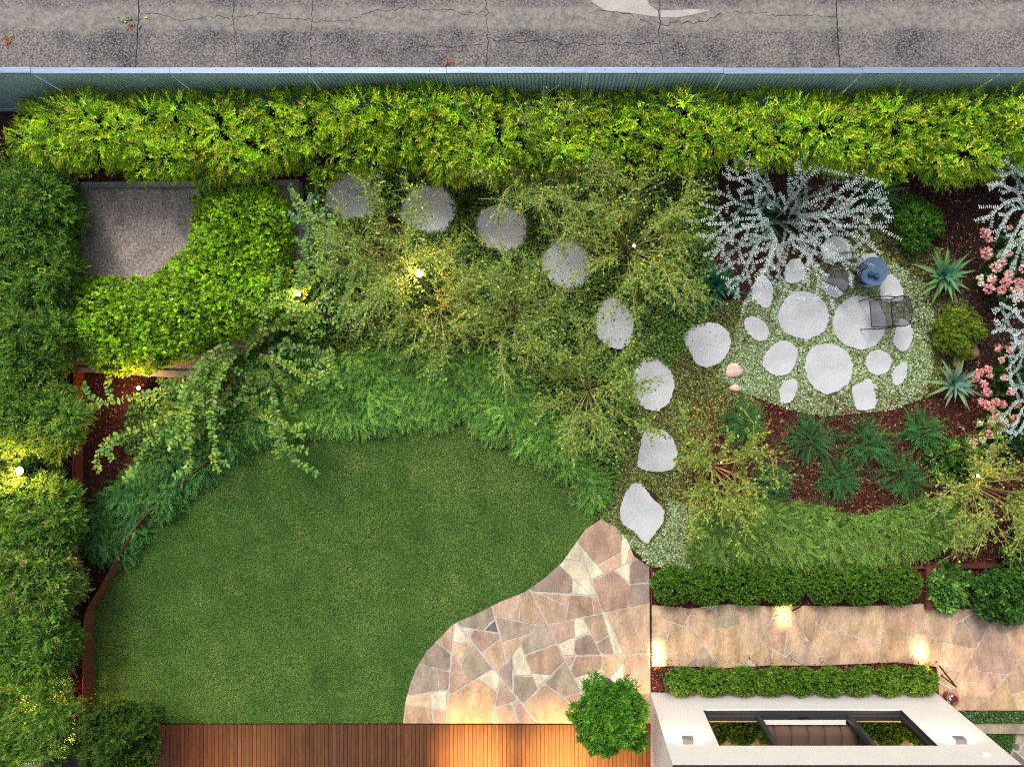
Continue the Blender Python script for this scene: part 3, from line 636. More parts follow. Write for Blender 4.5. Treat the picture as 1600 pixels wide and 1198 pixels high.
struct(cover([(1500, 1141), (1585, 1141), (1575, 1175), (1545, 1185)], 3500, .035, .02, [(c(74, 112, 42), 3), (c(96, 136, 60), 1.5), (c(50, 78, 36), 3)], zr=.1).build('corner_ground_cover', M['leaf'], loc=(0, 0, 0)), 'green creeper below the sandstone step', 'stuff')

# feathery juniper sprays
def sprays(mb, Cn, A, sl, needles, nl, nw, pal, droop=.25, tipc=None, vary=.15):
    k = len(Cn); A = nrm(A); m = needles; tt = np.linspace(.1, 1, m)
    Sd = nrm(np.cross(A, np.array([0, 0, 1.]) + rng.normal(0, .25, (k, 3)))); cv = rng.normal(0, .22, (k, 1, 1))
    sl_ = (sl * rng.uniform(.6, 1.3, k))[:, None, None]
    pos = Cn[:, None] + A[:, None] * sl_ * tt[None, :, None] + Sd[:, None] * sl_ * cv * (tt ** 2)[None, :, None]; pos[..., 2] -= (droop * sl_[..., 0] * tt[None] ** 2)
    sg = np.where(np.arange(m) % 2, 1., -1.)[None, :, None]
    D = A[:, None] * .75 + Sd[:, None] * (sg * .8 + 2 * cv * tt[None, :, None]) + rng.normal(0, .12, (k, m, 3)); D[:, -1] = A + Sd * cv[:, 0] * 2
    N = np.broadcast_to(np.array([0, 0, 1.]), D.shape) + rng.normal(0, .3, D.shape)
    L_ = nl * (1.25 - .6 * tt)[None] * rng.uniform(.8, 1.2, (k, m)); base = pick(pal, k)[:, None] * rng.uniform(.85, 1.15, (k, m, 1)) * rng.uniform(1 - vary, 1 + vary, (k, 1, 1))
    if tipc is not None: fk = .75 * tt[None, :, None] * rng.uniform(0, 1, (k, 1, 1)); base = base * (1 - fk) + tipc * fk
    mb.leaves(pos.reshape(-1, 3), D.reshape(-1, 3), N.reshape(-1, 3), L_.ravel(), nw, base.reshape(-1, 3), 'rh')
    # central stem
    mb.leaves(Cn, pos[:, -1] - Cn, np.tile([0, 0, 1.], (k, 1)) + rng.normal(0, .1, (k, 3)), np.linalg.norm(pos[:, -1] - Cn, axis=1), nw * .7, base[:, 0] * .9, 'tri')
    return mb
JUN = [(c(159, 197, 80), 1.5), (c(97, 160, 66), 4), (c(129, 188, 78), 4), (c(78, 140, 83), 3), (c(51, 99, 47), 3), (c(162, 205, 85), 2)]
def juniper(poly, n, flow, h=.30, pal=JUN, tipc=c(164, 206, 96), f=2.4, seed=4, Rpx=18, sl=.22):
    poly = ragged(poly, 7, 14); p = samp(poly, n); d, v = edge(poly, p); e = np.clip(d / Rpx, 0, 1); w0 = PA(p, h); z = h * (.35 + .65 * e) + .09 * lump(w0[:, 0], w0[:, 1], f, seed) + .05 * lump(w0[:, 0], w0[:, 1], 7, 3) - np.minimum(rng.exponential(.07, n), .22)
    z = np.maximum(z, .03); Cn = PA(p, z); a = np.arctan2(flow[1], flow[0]) + lump(w0[:, 0], w0[:, 1], 1.7, 7) * 1.0 + rng.normal(0, .75, n)
    A = np.column_stack([np.cos(a) + v[:, 0] * (1 - e), np.sin(a) - v[:, 1] * (1 - e), rng.normal(.3, .3, n)])
    return sprays(MB(), Cn, A, sl, 11, .046, .015, pal, tipc=tipc, vary=.5)
J1 = [(425, 560), (520, 545), (640, 560), (760, 548), (830, 590), (850, 640), (905, 690), (950, 770), (936, 800), (905, 768), (868, 735), (815, 700), (765, 672), (712, 655), (640, 664), (560, 668), (480, 672), (420, 680), (350, 705), (330, 690), (380, 640)]
struct(juniper(J1, 10500, (.1, -1)).build('spreading_juniper', M['leaf'], loc=(0, 0, 0)), 'feathery green spreading juniper along the top edge of the lawn', 'stuff')
J2 = [(355, 712), (312, 752), (276, 786), (250, 812), (214, 842), (200, 872), (165, 880), (135, 868), (126, 830), (150, 790), (170, 770), (230, 700), (300, 640), (380, 620), (420, 640), (410, 690)]
struct(juniper(J2, 5200, (.3, -1), pal=[(c(76, 140, 72), 4), (c(98, 160, 72), 4), (c(56, 112, 72), 3), (c(40, 76, 38), 3)], tipc=c(136, 190, 96)).build('blue_juniper', M['leaf'], loc=(0, 0, 0)), 'darker feathery juniper along the curved steel edging', 'stuff')
J3 = [(1100, 800), (1180, 770), (1240, 790), (1300, 800), (1370, 805), (1440, 780), (1500, 790), (1508, 830), (1450, 862), (1400, 868), (1390, 882), (1330, 884), (1250, 880), (1180, 886), (1130, 884), (1080, 878), (1085, 830)]
struct(juniper(J3, 8000, (.25, -1), pal=[(c(112, 156, 62), 4), (c(136, 176, 76), 4), (c(80, 126, 48), 3), (c(54, 84, 38), 2)], tipc=c(176, 204, 104)).build('bright_juniper', M['leaf'], loc=(0, 0, 0)), 'light green feathery ground cover between red mulch and clipped bushes', 'stuff')

# feathery tufts in the red mulch
TU = 'feathery green tufts planted in red mulch'
def tuft(px, py, r, label, pal, k=120):
    w = P(px, py, .1); rr = r / S; a = rng.uniform(0, 6.28, k); u = rng.uniform(0, 1, k) ** .7
    sc4 = rng.normal(0, .2, (5, 2)) * rr; si = rng.integers(0, 5, k); rr = rr * .9
    Cn = np.column_stack([w[0] + sc4[si, 0] + np.cos(a) * u * rr * .5, w[1] + sc4[si, 1] + np.sin(a) * u * rr * .5, .06 + .26 * (1 - u) ** .7 * np.ones(k)])
    A = np.column_stack([np.cos(a) + rng.normal(0, .45, k), np.sin(a) + rng.normal(0, .45, k), .75 - .6 * u])
    t = thing('feathery_plant', label, 'shrub', (w[0], w[1], 0), TU)
    sprays(MB(), Cn, A, rr * .78, 15, .042, .014, pal, tipc=c(104, 172, 92), vary=.4).build('foliage', M['leaf'], t)
    MB().tubes(np.array([[(w[0], w[1], 0), (w[0] + .06 * math.cos(b), w[1] + .06 * math.sin(b), .12), (w[0] + .16 * math.cos(b), w[1] + .16 * math.sin(b), .2)] for b in np.arange(6)]), .006, .003, c(80, 60, 40)).build('stem', M['bark'], t)
TP = [(c(54, 116, 60), 4), (c(72, 138, 68), 3), (c(36, 84, 48), 3)]
for a in [(1164, 658, 38, 'dark feathery tuft leftmost in the red mulch, touching the olive ground cover'), (1256, 680, 43, 'largest feathery tuft, below the narrow left rim stone'), (1347, 690, 40, 'feathery tuft directly below the squarish bottom rim stone'),
          (1434, 672, 34, 'feathery tuft nearest the lower agave'), (1304, 750, 37, 'feathery tuft in the lower row, left one'), (1406, 746, 41, 'feathery tuft in the lower row, right one'), (1206, 752, 34, 'sparse feathery tuft at the left end of the lower row beside the glowing shrub')]:
    tuft(*a, TP)

# ------------------------------------------------------------------ agaves and strappy plants
def agave(px, py, r, label, col, tipc, n=34, name='agave', Wd=.085, up=.5, h=.25, stuffg=None):
    w = P(px, py, h); rr = r / S; t = thing(name, label, 'agave' if name == 'agave' else 'plant', (w[0], w[1], 0), stuffg); i = np.arange(n); a = i * 2.39996 + rng.normal(0, .12, n); el = np.linspace(1.25, .12, n) + rng.normal(0, .06, n)
    Ls = rr * np.clip(np.linspace(.45, 1.12, n), 0, 1.05) * rng.uniform(.9, 1.08, n) / 1
    D = np.column_stack([np.cos(a) * np.cos(el), np.sin(a) * np.cos(el), np.sin(el)]); N = np.column_stack([-np.cos(a) * np.sin(el), -np.sin(a) * np.sin(el), np.cos(el)])
    Cn = np.tile([w[0], w[1], h * .6], (n, 1)) + D * .02; cl = np.outer(np.ones(n), col); f = np.linspace(0, .7, n)[:, None]; cl = (cl * (1 - f) + tipc * f) * rng.uniform(.88, 1.12, (n, 1))
    MB().leaves(Cn, D, N, Ls, Wd * rng.uniform(.85, 1.1, n), cl, 'strap').build('leaves', M['leaf'], t, smooth=True)
    MB().tubes([[(w[0], w[1], 0), (w[0], w[1], h * .4), (w[0], w[1], h * .7)]], .04, .03, c(90, 84, 60), 8).build('stem', M['bark'], t)
agave(1477, 430, 48, 'blue green agave above the yellow green bush, right of the round table', c(78, 142, 112), c(138, 176, 92))
agave(1493, 598, 46, 'pale agave beside the pink flowers below the brown boulder', c(112, 156, 142), c(150, 178, 112))
agave(1120, 446, 52, 'dark green agave just left of the silver bush fringe', c(40, 98, 76), c(60, 116, 62), 30)
agave(1060, 456, 46, 'dark green agave under the airy shrub, left of the other dark agave', c(44, 92, 66), c(60, 110, 60), 28)
agave(1372, 300, 52, 'green agave mostly hidden behind the upper right of the silver bush', c(58, 116, 84), c(96, 146, 76), 34)
agave(1185, 330, 60, 'dark strappy agave beneath the left of the silver bush', c(36, 92, 66), c(50, 106, 60), 34, h=.2)
LI = 'dark grassy clumps beneath the airy shrubs'
for k, (px, py, r, lb) in enumerate([(728, 318, 30, 'grassy clump between the second and third stepping stones'), (745, 290, 26, 'grassy clump touching the hedge above the second and third stones'), (690, 275, 24, 'grassy clump between the long hedge and second stepping stone'),
        (835, 365, 26, 'grassy clump between the third and fourth stepping stones'), (985, 465, 24, 'bright grassy clump beside the top of the tall oval stone'), (885, 540, 26, 'grassy clump left of the tall oval stone'), (838, 545, 24, 'grassy clump next to the dark mulch gap'), (705, 500, 22, 'grassy clump below the brightest garden light')]):
    agave(px, py, r, lb, c(58, 84, 36), c(96, 122, 48), 44, 'grass_clump', .018, h=.16, stuffg=LI)

# ------------------------------------------------------------------ long hedge under the fence
YG = [(c(196, 237, 40), 5), (c(154, 215, 43), 5), (c(111, 171, 45), 4), (c(63, 118, 43), 4), (c(223, 244, 61), 2)]
YT = [(c(222, 234, 66), 5), (c(234, 222, 84), 3), (c(232, 168, 92), 1.6), (c(150, 180, 50), 4)]
HG = [(8, 232), (30, 196), (60, 160), (95, 142), (200, 142), (330, 133), (480, 130), (640, 126), (800, 128), (830, 124), (980, 124), (1120, 130), (1300, 128), (1470, 132), (1660, 132), (1660, 262), (1560, 272), (1480, 285), (1430, 262), (1370, 272), (1300, 258),
      (1240, 270), (1150, 258), (1060, 262), (960, 268), (880, 262), (760, 275), (640, 265), (540, 272), (500, 290), (470, 262), (350, 285), (270, 282), (200, 258), (120, 262), (60, 246)]
hedge = thing('hedge', 'long bright yellow green leafy hedge running below the grey metal fence', 'hedge', (*P(800, 200)[:2], 0))
HG = ragged(HG, 12, 22); HG[:, 1] = np.maximum(HG[:, 1], 132); mb = MB(); mass(mb, HG, 1.45, .15, 12500, 11, .20, .085, .032, YG, YT, 'rh', Rpx=40, rough=.42, depth=.15, f=1.7, round_=.55, up=.42, lean=-.30, gap=.8, sp=(.45, 1.0))
mb.build('foliage', M['leaf'], hedge)
[stems(MB(), [P(x, 235, 0) * [1, 1, 0]], 1.2, n=5, spread=.35).build('stem', M['bark'], hedge) for x in range(-20, 1640, 45)]

# left hedge: separate mounds
LG = [(c(96, 146, 50), 5), (c(124, 170, 60), 4), (c(58, 104, 42), 4), (c(150, 186, 66), 2)]
LT = [(c(104, 150, 66), 5), (c(140, 166, 66), 2), (c(176, 160, 84), .5)]
GL = 'rounded shrubs of the left hedge'
for (cx, cy, rx, ry, lb, yl) in [(35, 322, 78, 54, 'dark green mound topmost in the left hedge, beside the slab corner', 0), (45, 415, 72, 66, 'green mound second from the top of the left hedge, with orange leaf tips', 1), (40, 535, 72, 58, 'dark mound of the left hedge level with the bottom of the slab', 0),
        (50, 655, 74, 56, 'green mound just above the bright lamp in the left hedge', 0), (45, 800, 74, 62, 'broad light green mound just below the bright lamp in the left hedge', 1), (48, 900, 66, 54, 'green mound with pale creamy tips opposite the kink of the steel edging', 2), (45, 1005, 68, 56, 'dark green mound second from the bottom of the left hedge', 0), (35, 1120, 84, 70, 'warmly lit yellowish mound at the bottom of the left hedge', 1)]:
    po = circ(cx - 6, cy, rx + 12, 24, .17, ry + 12); w = P(cx, cy, 1.0)
    t = thing('hedge_shrub', lb, 'shrub', (w[0], w[1], .26), GL)
    tip = LT if yl < 2 else LT + [(c(214, 196, 130), 4)]; pal = LG if yl != 1 else LG + [(c(122, 150, 46), 3)]
    mb = MB(); mass(mb, po, 1.4 + random.uniform(-.12, .12), .35, 2400, 9, .19, .10, .034, pal, tip, 'rh', Rpx=36, rough=.26, depth=.17, f=1.9, round_=.62, up=.45, lean=-.15, sp=(.4, .95), seed=int(cy) % 9, zbase=.2)
    mb.build('foliage', M['leaf'], t); stems(MB(), [np.array([w[0], w[1], 0])], 1.15, .26, 9, spread=.5).build('stems', M['bark'], t)

# rounded box hedge wrapping the slab
BX = [(308, 306), (336, 294), (380, 288), (430, 294), (455, 320), (456, 380), (450, 440), (440, 500), (400, 520), (350, 530), (290, 560), (230, 578), (160, 580), (110, 545), (96, 500), (100, 450), (122, 438), (170, 438), (214, 434), (262, 424), (290, 392), (304, 345)]
t = thing('box_hedge', 'bright small leaved hedge wrapping two sides of the concrete slab', 'hedge', (*P(330, 460, .5)[:2], 0))
BP = [(c(51, 90, 28), 4), (c(169, 222, 42), 5), (c(209, 253, 52), 4), (c(116, 176, 38), 4), (c(70, 120, 32), 2)]
BX = ragged(BX, 6, 14); mb = MB(); mass(mb, BX, .95, .2, 13000, 8, .06, .05, .034, BP, [(c(176, 202, 52), 5), (c(150, 184, 40), 4)], 'oval', Rpx=34, rough=.17, depth=.09, f=2.6, round_=.5, up=.7, sp=(.5, 1.35), gap=.95)
mb.build('foliage', M['leaf'], t); [stems(MB(), [P(x, y) * [1, 1, 0]], .8, n=6, spread=.3).build('stem', M['bark'], t) for x, y in ((150, 500), (220, 500), (300, 490), (370, 480), (400, 400), (380, 340), (430, 440))]

# clipped bushes on both sides of the path
CB = [(c(58, 103, 31), 5), (c(78, 125, 35), 4), (c(42, 78, 26), 4), (c(103, 145, 40), 1.5)]
CT = [(c(107, 152, 44), 5), (c(150, 179, 56), 1)]
xs = [1052, 1108, 1165, 1222, 1290, 1345, 1405]; words = ['first', 'second', 'third', 'fourth', 'fifth', 'sixth', 'seventh', 'eighth', 'ninth']
for i, x_ in enumerate(xs):
    po = circ(x_, 914, 33, 16, .07, 29); w = P(x_, 914, .4); t = thing('clipped_bush', words[i] + ' clipped dark green bush from the left in the row above the path', 'bush', (w[0], w[1], 0), 'clipped bushes above the path')
    mb = MB(); mass(mb, po, .55, .04, 1000, 8, .05, .045, .026, CB, CT, 'oval', Rpx=22, rough=.05, depth=.07, f=6, round_=.45, seed=i); mb.build('foliage', M['leaf'], t)
    stems(MB(), [np.array([w[0], w[1], 0])], .4, n=6, spread=.2).build('stems', M['bark'], t)
xs = [1066, 1112, 1160, 1205, 1250, 1297, 1343, 1390, 1436]
for i, x_ in enumerate(xs):
    po = circ(x_, 1063, 27, 16, .07, 21); w = P(x_, 1063, .4); t = thing('clipped_bush', words[i] + ' clipped bush from the left in the row against the white wall', 'bush', (w[0], w[1], 0), 'clipped bushes against the white wall')
    mb = MB(); mass(mb, po, .5, .04, 650, 8, .05, .043, .025, CB + [(c(110, 140, 40), 1)], CT + [(c(176, 184, 60), .8)], 'oval', Rpx=18, rough=.04, depth=.07, f=6, round_=.45, seed=i); mb.build('foliage', M['leaf'], t)
    stems(MB(), [np.array([w[0], w[1], 0])], .35, n=5, spread=.15).build('stems', M['bark'], t)

# round bushes by the seats
for (cx, cy, r, lb, pal) in [(1433, 349, 36, 'bright green round bush left of the dark mulch strip', [(c(84, 140, 40), 4), (c(110, 162, 50), 3), (c(60, 108, 34), 3)]), (1497, 520, 38, 'yellow green round bush between the two pale agaves', [(c(120, 148, 36), 4), (c(148, 168, 44), 3), (c(92, 124, 32), 3)])]:
    w = P(cx, cy, .35); t = thing('round_bush', lb, 'bush', (w[0], w[1], 0)); mb = MB()
    mass(mb, circ(cx, cy, r, 16, .2), .55, .04, 1500, 8, .07, .045, .02, pal, None, 'rh', Rpx=28, rough=.13, depth=.07, f=5, round_=.6); mb.build('foliage', M['leaf'], t)
    stems(MB(), [np.array([w[0], w[1], 0])], .4, n=6, spread=.2).build('stems', M['bark'], t)
# leafy plants and bushes bottom right, top-left of slab
for (cx, cy, rx, ry, h, n, L_, lb, nm, pal) in [
    (1482, 914, 30, 34, .4, 260, .11, 'light green mint like plant inside the timber edged bed', 'leafy_plant', [(c(104, 152, 66), 4), (c(130, 174, 84), 3), (c(78, 124, 50), 3)]),
    (1572, 930, 46, 44, .7, 900, .075, 'dense mid green bush overhanging the right end of the path', 'leafy_bush', [(c(72, 120, 48), 4), (c(94, 140, 56), 3), (c(50, 92, 40), 3)]),
    (1500, 720, 52, 36, .45, 520, .06, 'low loose leafy plant between the feathery tufts and the glowing shrub', 'leafy_plant', [(c(84, 130, 52), 4), (c(116, 158, 66), 3), (c(60, 100, 40), 3)]),
    (1610, 880, 50, 50, .6, 600, .07, 'yellow green bush at the right edge above the path', 'leafy_bush', [(c(120, 158, 58), 4), (c(84, 128, 50), 3), (c(60, 100, 40), 3)])]:
    w = P(cx, cy, h * .6); t = thing(nm, lb, 'plant' if nm == 'leafy_plant' else 'bush', (w[0], w[1], 0)); mb = MB()
    mass(mb, circ(cx, cy, rx, 16, .14, ry), h, .04, n, 8, .08, L_, L_ * .55, pal, None, 'oval', Rpx=28, rough=.12, depth=.1, f=5, round_=.6); mb.build('foliage', M['leaf'], t)
    stems(MB(), [np.array([w[0], w[1], 0])], h * .8, n=7, spread=.3).build('stems', M['bark'], t)

# ------------------------------------------------------------------ crowns on trunks near the house
def small_tree(cx, cy, r, zc, label, pal, tip, n=1500, pot=True):
    w = P(cx, cy, zc); rr = r / F * (H - zc); t = thing('small_tree', label, 'tree', (w[0], w[1], .06))
    k = n; dv = rnd3(k); dv[:, 2] = np.abs(dv[:, 2]) * np.where(rng.random(k) < .78, 1, -1); lm = 1 + .2 * np.sin(dv[:, 0] * 5 + 1) * np.cos(dv[:, 1] * 4) + .13 * np.sin(dv[:, 2] * 7 + dv[:, 0] * 6) + .1 * np.sin(np.arctan2(dv[:, 1], dv[:, 0]) * 7 + cx)
    rad = rr * lm * rng.uniform(.5, 1, k) ** .45 * .93
    Cn = np.array([w[0], w[1], zc]) + dv * rad[:, None] * [1, 1, .85]
    mb = sprigs(MB(), Cn, dv * .9 + [0, 0, .4] + rng.normal(0, .35, (k, 3)), 8, .07, .10, .034, pal, tip, 'rh', (.5, 1.3)); cr = mb.build('crown', M['leaf'], t)
    paths = [[(w[0], w[1], .3), (w[0] + .01, w[1], .6), (w[0], w[1] + .01, zc - rr * .4)]]
    mb = MB().tubes(np.array(paths), .028, .02, c(96, 80, 62), 8)
    br = [[(w[0], w[1], zc - rr * .45), tuple(np.array([w[0], w[1], zc - rr * .2]) + d * rr * .35), tuple(np.array([w[0], w[1], zc]) + d * rr * .75)] for d in rnd3(18) * [1, 1, .6] + [0, 0, .25]]
    mb.tubes(np.array(br), .012, .004, c(96, 80, 62), 5); mb.build('trunk', M['bark'], t)
    if pot: MB().lathe(w[0], w[1], [(.15, .062), (.21, .38), (.23, .40), (.20, .40), (.19, .34), (.001, .33)], 24).build('pot', M['pier'], t, smooth=False)
small_tree(955, 1116, 54, 1.25, 'glossy bright green potted tree standing where patio meets deck', [(c(64, 122, 32), 5), (c(88, 146, 40), 4), (c(40, 86, 26), 4)], [(c(140, 192, 62), 4), (c(92, 150, 46), 3)], 1700)
small_tree(192, 1156, 58, 1.1, 'dark yellowish green potted tree at the bottom left corner of the deck', [(c(48, 84, 26), 5), (c(66, 102, 28), 4), (c(34, 62, 24), 4)], [(c(112, 128, 40), 3), (c(74, 112, 38), 3)], 1700)

# ------------------------------------------------------------------ airy twiggy shrubs
AL = [(c(146, 178, 72), 4), (c(172, 200, 88), 3.5), (c(100, 144, 66), 4), (c(184, 214, 84), 1.6), (c(150, 184, 128), 2), (c(72, 110, 50), 2.5)]
GA = 'airy twiggy shrubs with small round leaves'
def airy(cx, cy, r, h, label, pal=AL, nb=24, nt_=16, lv=9, seed=0, ry=1.0):
    nt_ = int(nt_ * 1.5)
    w = P(cx, cy, h * .75); w[2] = 0; rr = r / F * (H - h * .8); t = thing('airy_shrub', label, 'shrub', (w[0], w[1], 0), GA)
    a = np.arange(nb) * 2.39996 + rng.normal(0, .3, nb); u = rng.uniform(.45, 1.08, nb); tt = np.linspace(0, 1, 8)
    bend = rng.normal(0, .35, nb)
    hh = h * rng.uniform(.75, 1.08, nb) * (1.12 - .35 * u)
    ang = a[:, None] + bend[:, None] * tt[None] ** 2
    rad = rr * u[:, None] * (tt[None] ** 1.15)
    Bp = np.stack([w[0] + np.cos(ang) * rad, w[1] + np.sin(ang) * rad * ry, hh[:, None] * (1 - (1 - tt[None]) ** 1.9)], -1); Bp += rng.normal(0, .018, Bp.shape) * tt[None, :, None]
    mb = MB(); tw = pick([(c(176, 160, 104), 3), (c(150, 130, 88), 3), (c(180, 182, 110), 2)], nb)
    mb.tubes(Bp, .012, .0035, tw, 4)
    # twigs
    bi = rng.integers(0, nb, nb * nt_); f = rng.uniform(.28, 1, len(bi)) ** .8 * 6.99; i0 = f.astype(int); fr = (f - i0)[:, None]
    base = Bp[bi, i0] * (1 - fr) + Bp[bi, i0 + 1] * fr; dr = nrm(Bp[bi, i0 + 1] - Bp[bi, i0]); d = nrm(dr * .8 + rng.normal(0, .6, dr.shape) * [1, 1, .55] + [0, 0, .12]); ln = rng.uniform(.14, .42, len(bi)) * (rr / 1.4 + .25)
    tq = np.linspace(0, 1, 5); side = rnd3(len(bi)) * .16
    Tp = base[:, None] + d[:, None] * (ln[:, None] * tq)[..., None] + side[:, None] * (ln[:, None] * tq ** 2)[..., None]
    mb.tubes(Tp, .004, .0018, pick([(c(162, 152, 92), 3), (c(140, 130, 80), 3), (c(158, 184, 92), 4)], len(bi)), 3)
    mb.build('branches', M['bark'], t)
    mb = MB()
    for (cnt, lo, hi_, wf, tm, dk_) in ((lv * .6, .024, .058, .74, 'oval', 1.0), (13, .022, .05, .17, 'rh', 1.12)):
        q = rng.integers(0, len(bi), int(len(bi) * cnt)); v = rng.uniform(0.05, 1, len(q)) * 3.99; j = v.astype(int); fr = (v - j)[:, None]
        pos = Tp[q, j] * (1 - fr) + Tp[q, j + 1] * fr; D = nrm(d[q] * .6 + rng.normal(0, .8, (len(q), 3)) * [1, 1, .6]); pos = pos + D * rng.uniform(.0, .03, (len(q), 1)); N = nrm(np.array([0, 0, 1.]) + rng.normal(0, .6, (len(q), 3)))
        Ls = rng.uniform(lo, hi_, len(q)); mb.leaves(pos, D, N, Ls, Ls * wf, pick(pal, len(q)) * dk_, tm)
    mb.build('leaves', M['leaf'], t)
    return t
A1 = AL; A2 = AL + [(c(160, 170, 60), 3), (c(176, 160, 70), 1)]
airy(600, 402, 132, 1.9, 'airy twiggy shrub immediately left of the brightest garden light', A1, 26, 18, 8)
airy(672, 470, 108, 1.5, 'airy twiggy shrub just below right of the brightest garden light', A1, 22, 16, 8)
airy(800, 482, 125, 1.9, 'airy twiggy shrub between the brightest light and the tall oval stone', A2, 26, 17, 8)
airy(992, 372, 140, 2.0, 'airy shrub with a small light glowing through its middle', A2, 28, 18, 9)
airy(850, 270, 120, 1.9, 'bare stemmed airy shrub leaning over the long hedge', AL + [(c(170, 130, 84), 2)], 26, 15, 6)
airy(930, 300, 70, 1.3, 'small airy shrub between the hedge and the fourth stepping stone', A1, 18, 14, 8)
airy(925, 612, 112, 1.6, 'airy shrub left of the stepping stones above the black lawn edging', A2, 24, 17, 8)
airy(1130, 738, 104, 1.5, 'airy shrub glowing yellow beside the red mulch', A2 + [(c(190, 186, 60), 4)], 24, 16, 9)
airy(1570, 770, 118, 1.6, 'airy shrub with a glowing lamp at the right edge of the garden', A2 + [(c(170, 176, 76), 3)], 24, 17, 9)

# ------------------------------------------------------------------ arching shrub with paired oval leaves
def arching(name, label, base, arms, pal, h=1.3, L_=.085, W_=.055, group=None, cat='shrub', step=.045, sub=True):
    arms = list(arms) + ([[(x + random.uniform(-22, 22), y + random.uniform(-22, 22)) for x, y in a_] for a_ in arms] if sub == 2 else [])
    w = np.array([*P(*base, 0)[:2], 0.]); t = thing(name, label, cat, (w[0], w[1], 0), group); mb = MB(); lf = MB()
    for arm in arms:
      for _once in (0,):
        px = [base] + list(arm); q = smooth(np.array(px, float), 6); m = len(q); tt = np.linspace(0, 1, m); z = h * np.sin(np.clip(tt * 1.25, 0, 1) * math.pi / 2) * (1 - .22 * tt ** 3) * random.uniform(.85, 1.1)
        path = PA(q, z); mb.tubes([path], .011, .0035, c(120, 72, 56), 5)
        plist = [(path, .22)]
        if sub:
            for _ in range(5):
                i = random.randrange(int(m * .3), m - 1); d = path[i + 1] - path[i]; d /= np.linalg.norm(d); an = random.choice((-1, 1)) * random.uniform(.5, 1.1); ca, sa = math.cos(an), math.sin(an)
                d2 = np.array([d[0] * ca - d[1] * sa, d[0] * sa + d[1] * ca, random.uniform(-.5, .5)]); ln = random.uniform(.2, .6); cv = np.array([random.gauss(0, .3), random.gauss(0, .3), -.2])
                sp_ = np.array([path[i] + (d2 * u + cv * u * u) * ln for u in np.linspace(0, 1, 7)]); sp_[:, 2] = np.maximum(sp_[:, 2], .1); mb.tubes([sp_], .005, .002, c(120, 84, 56), 4); plist.append((sp_, .1))
      for path, st_ in plist:
        sg = np.linalg.norm(np.diff(path, axis=0), axis=1); cs = np.concatenate([[0], np.cumsum(sg)]); s = np.arange(cs[-1] * st_, cs[-1], step); k = len(s)
        if k < 2: continue
        s = s + rng.normal(0, step * .25, k)
        pos = np.column_stack([np.interp(s, cs, path[:, i]) for i in range(3)]); tg = nrm(np.column_stack([np.interp(s, cs, np.gradient(path[:, i])) for i in range(3)])); sd_ = nrm(np.cross(tg, [0, 0, 1.])); col0 = pick(pal, 1)[0]
        for sgn in (1, -1):
            D = tg * .35 + sd_ * sgn + rng.normal(0, .32, (k, 3)); N = np.array([0, 0, 1.]) + rng.normal(0, .6, (k, 3)); Ls = L_ * rng.uniform(.55, 1.25, k)
            cl = (col0 * .5 + pick(pal, k) * .5) * rng.uniform(.85, 1.25, (k, 1)); lf.leaves(pos, D, N, Ls, Ls * W_ / L_, cl, 'oval')
    mb.build('branches', M['bark'], t); lf.build('leaves', M['leaf'], t); return t
CR = [(c(104, 158, 66), 4), (c(130, 176, 76), 3), (c(78, 136, 72), 3), (c(176, 206, 140), .8), (c(150, 186, 60), 4)]
arms = [[(320, 600), (230, 615), (132, 636)], [(330, 620), (240, 660), (165, 690), (150, 730)], [(350, 620), (270, 660), (230, 690), (205, 745)], [(420, 600), (440, 680), (458, 718)], [(400, 640), (430, 660), (440, 700)], [(450, 540), (520, 560), (505, 600)],
        [(440, 500), (500, 470), (560, 425)], [(430, 480), (480, 440), (500, 400)], [(470, 470), (500, 380), (455, 295)], [(360, 560), (330, 640), (340, 720)], [(410, 520), (420, 470), (470, 450)], [(430, 560), (480, 590), (520, 575)], [(340, 560), (290, 610), (270, 680)],
        [(450, 500), (520, 500), (560, 480)], [(440, 470), (500, 430), (540, 395)], [(400, 520), (440, 470), (500, 500)], [(350, 540), (300, 590), (330, 660)], [(330, 600), (300, 640), (295, 740)]]
arching('arching_shrub', 'long arching branches with paired oval leaves spreading below the box hedge', (395, 560), arms, CR, 1.2, .085, .052)
arms = [[(390, 590), (380, 620), (400, 650)], [(350, 570), (300, 580), (255, 610)], [(420, 560), (440, 600), (470, 620)], [(390, 540), (430, 510), (470, 520)], [(360, 600), (340, 640), (300, 690)], [(410, 590), (430, 630), (420, 670)], [(350, 590), (310, 620), (250, 640)], [(400, 600), (450, 590), (510, 570)]]
arching('arching_shrub', 'denser yellow green inner growth low between the box hedge and juniper', (375, 575), arms, [(c(116, 148, 48), 4), (c(90, 130, 46), 4), (c(70, 108, 50), 3)], .9)
arms = [[(452, 330), (470, 350), (480, 390)], [(455, 300), (452, 290)], [(465, 400), (490, 420), (510, 450)]]
arching('arching_shrub', 'reddish stemmed sprig with blue green leaves along the right rim of the slab', (470, 420), [[(495, 390), (470, 340), (452, 288)], [(500, 400), (520, 380), (500, 330)], [(480, 380), (485, 345), (478, 315)]], [(c(104, 148, 116), 4), (c(130, 164, 130), 3)], 1.1, .07, .055)

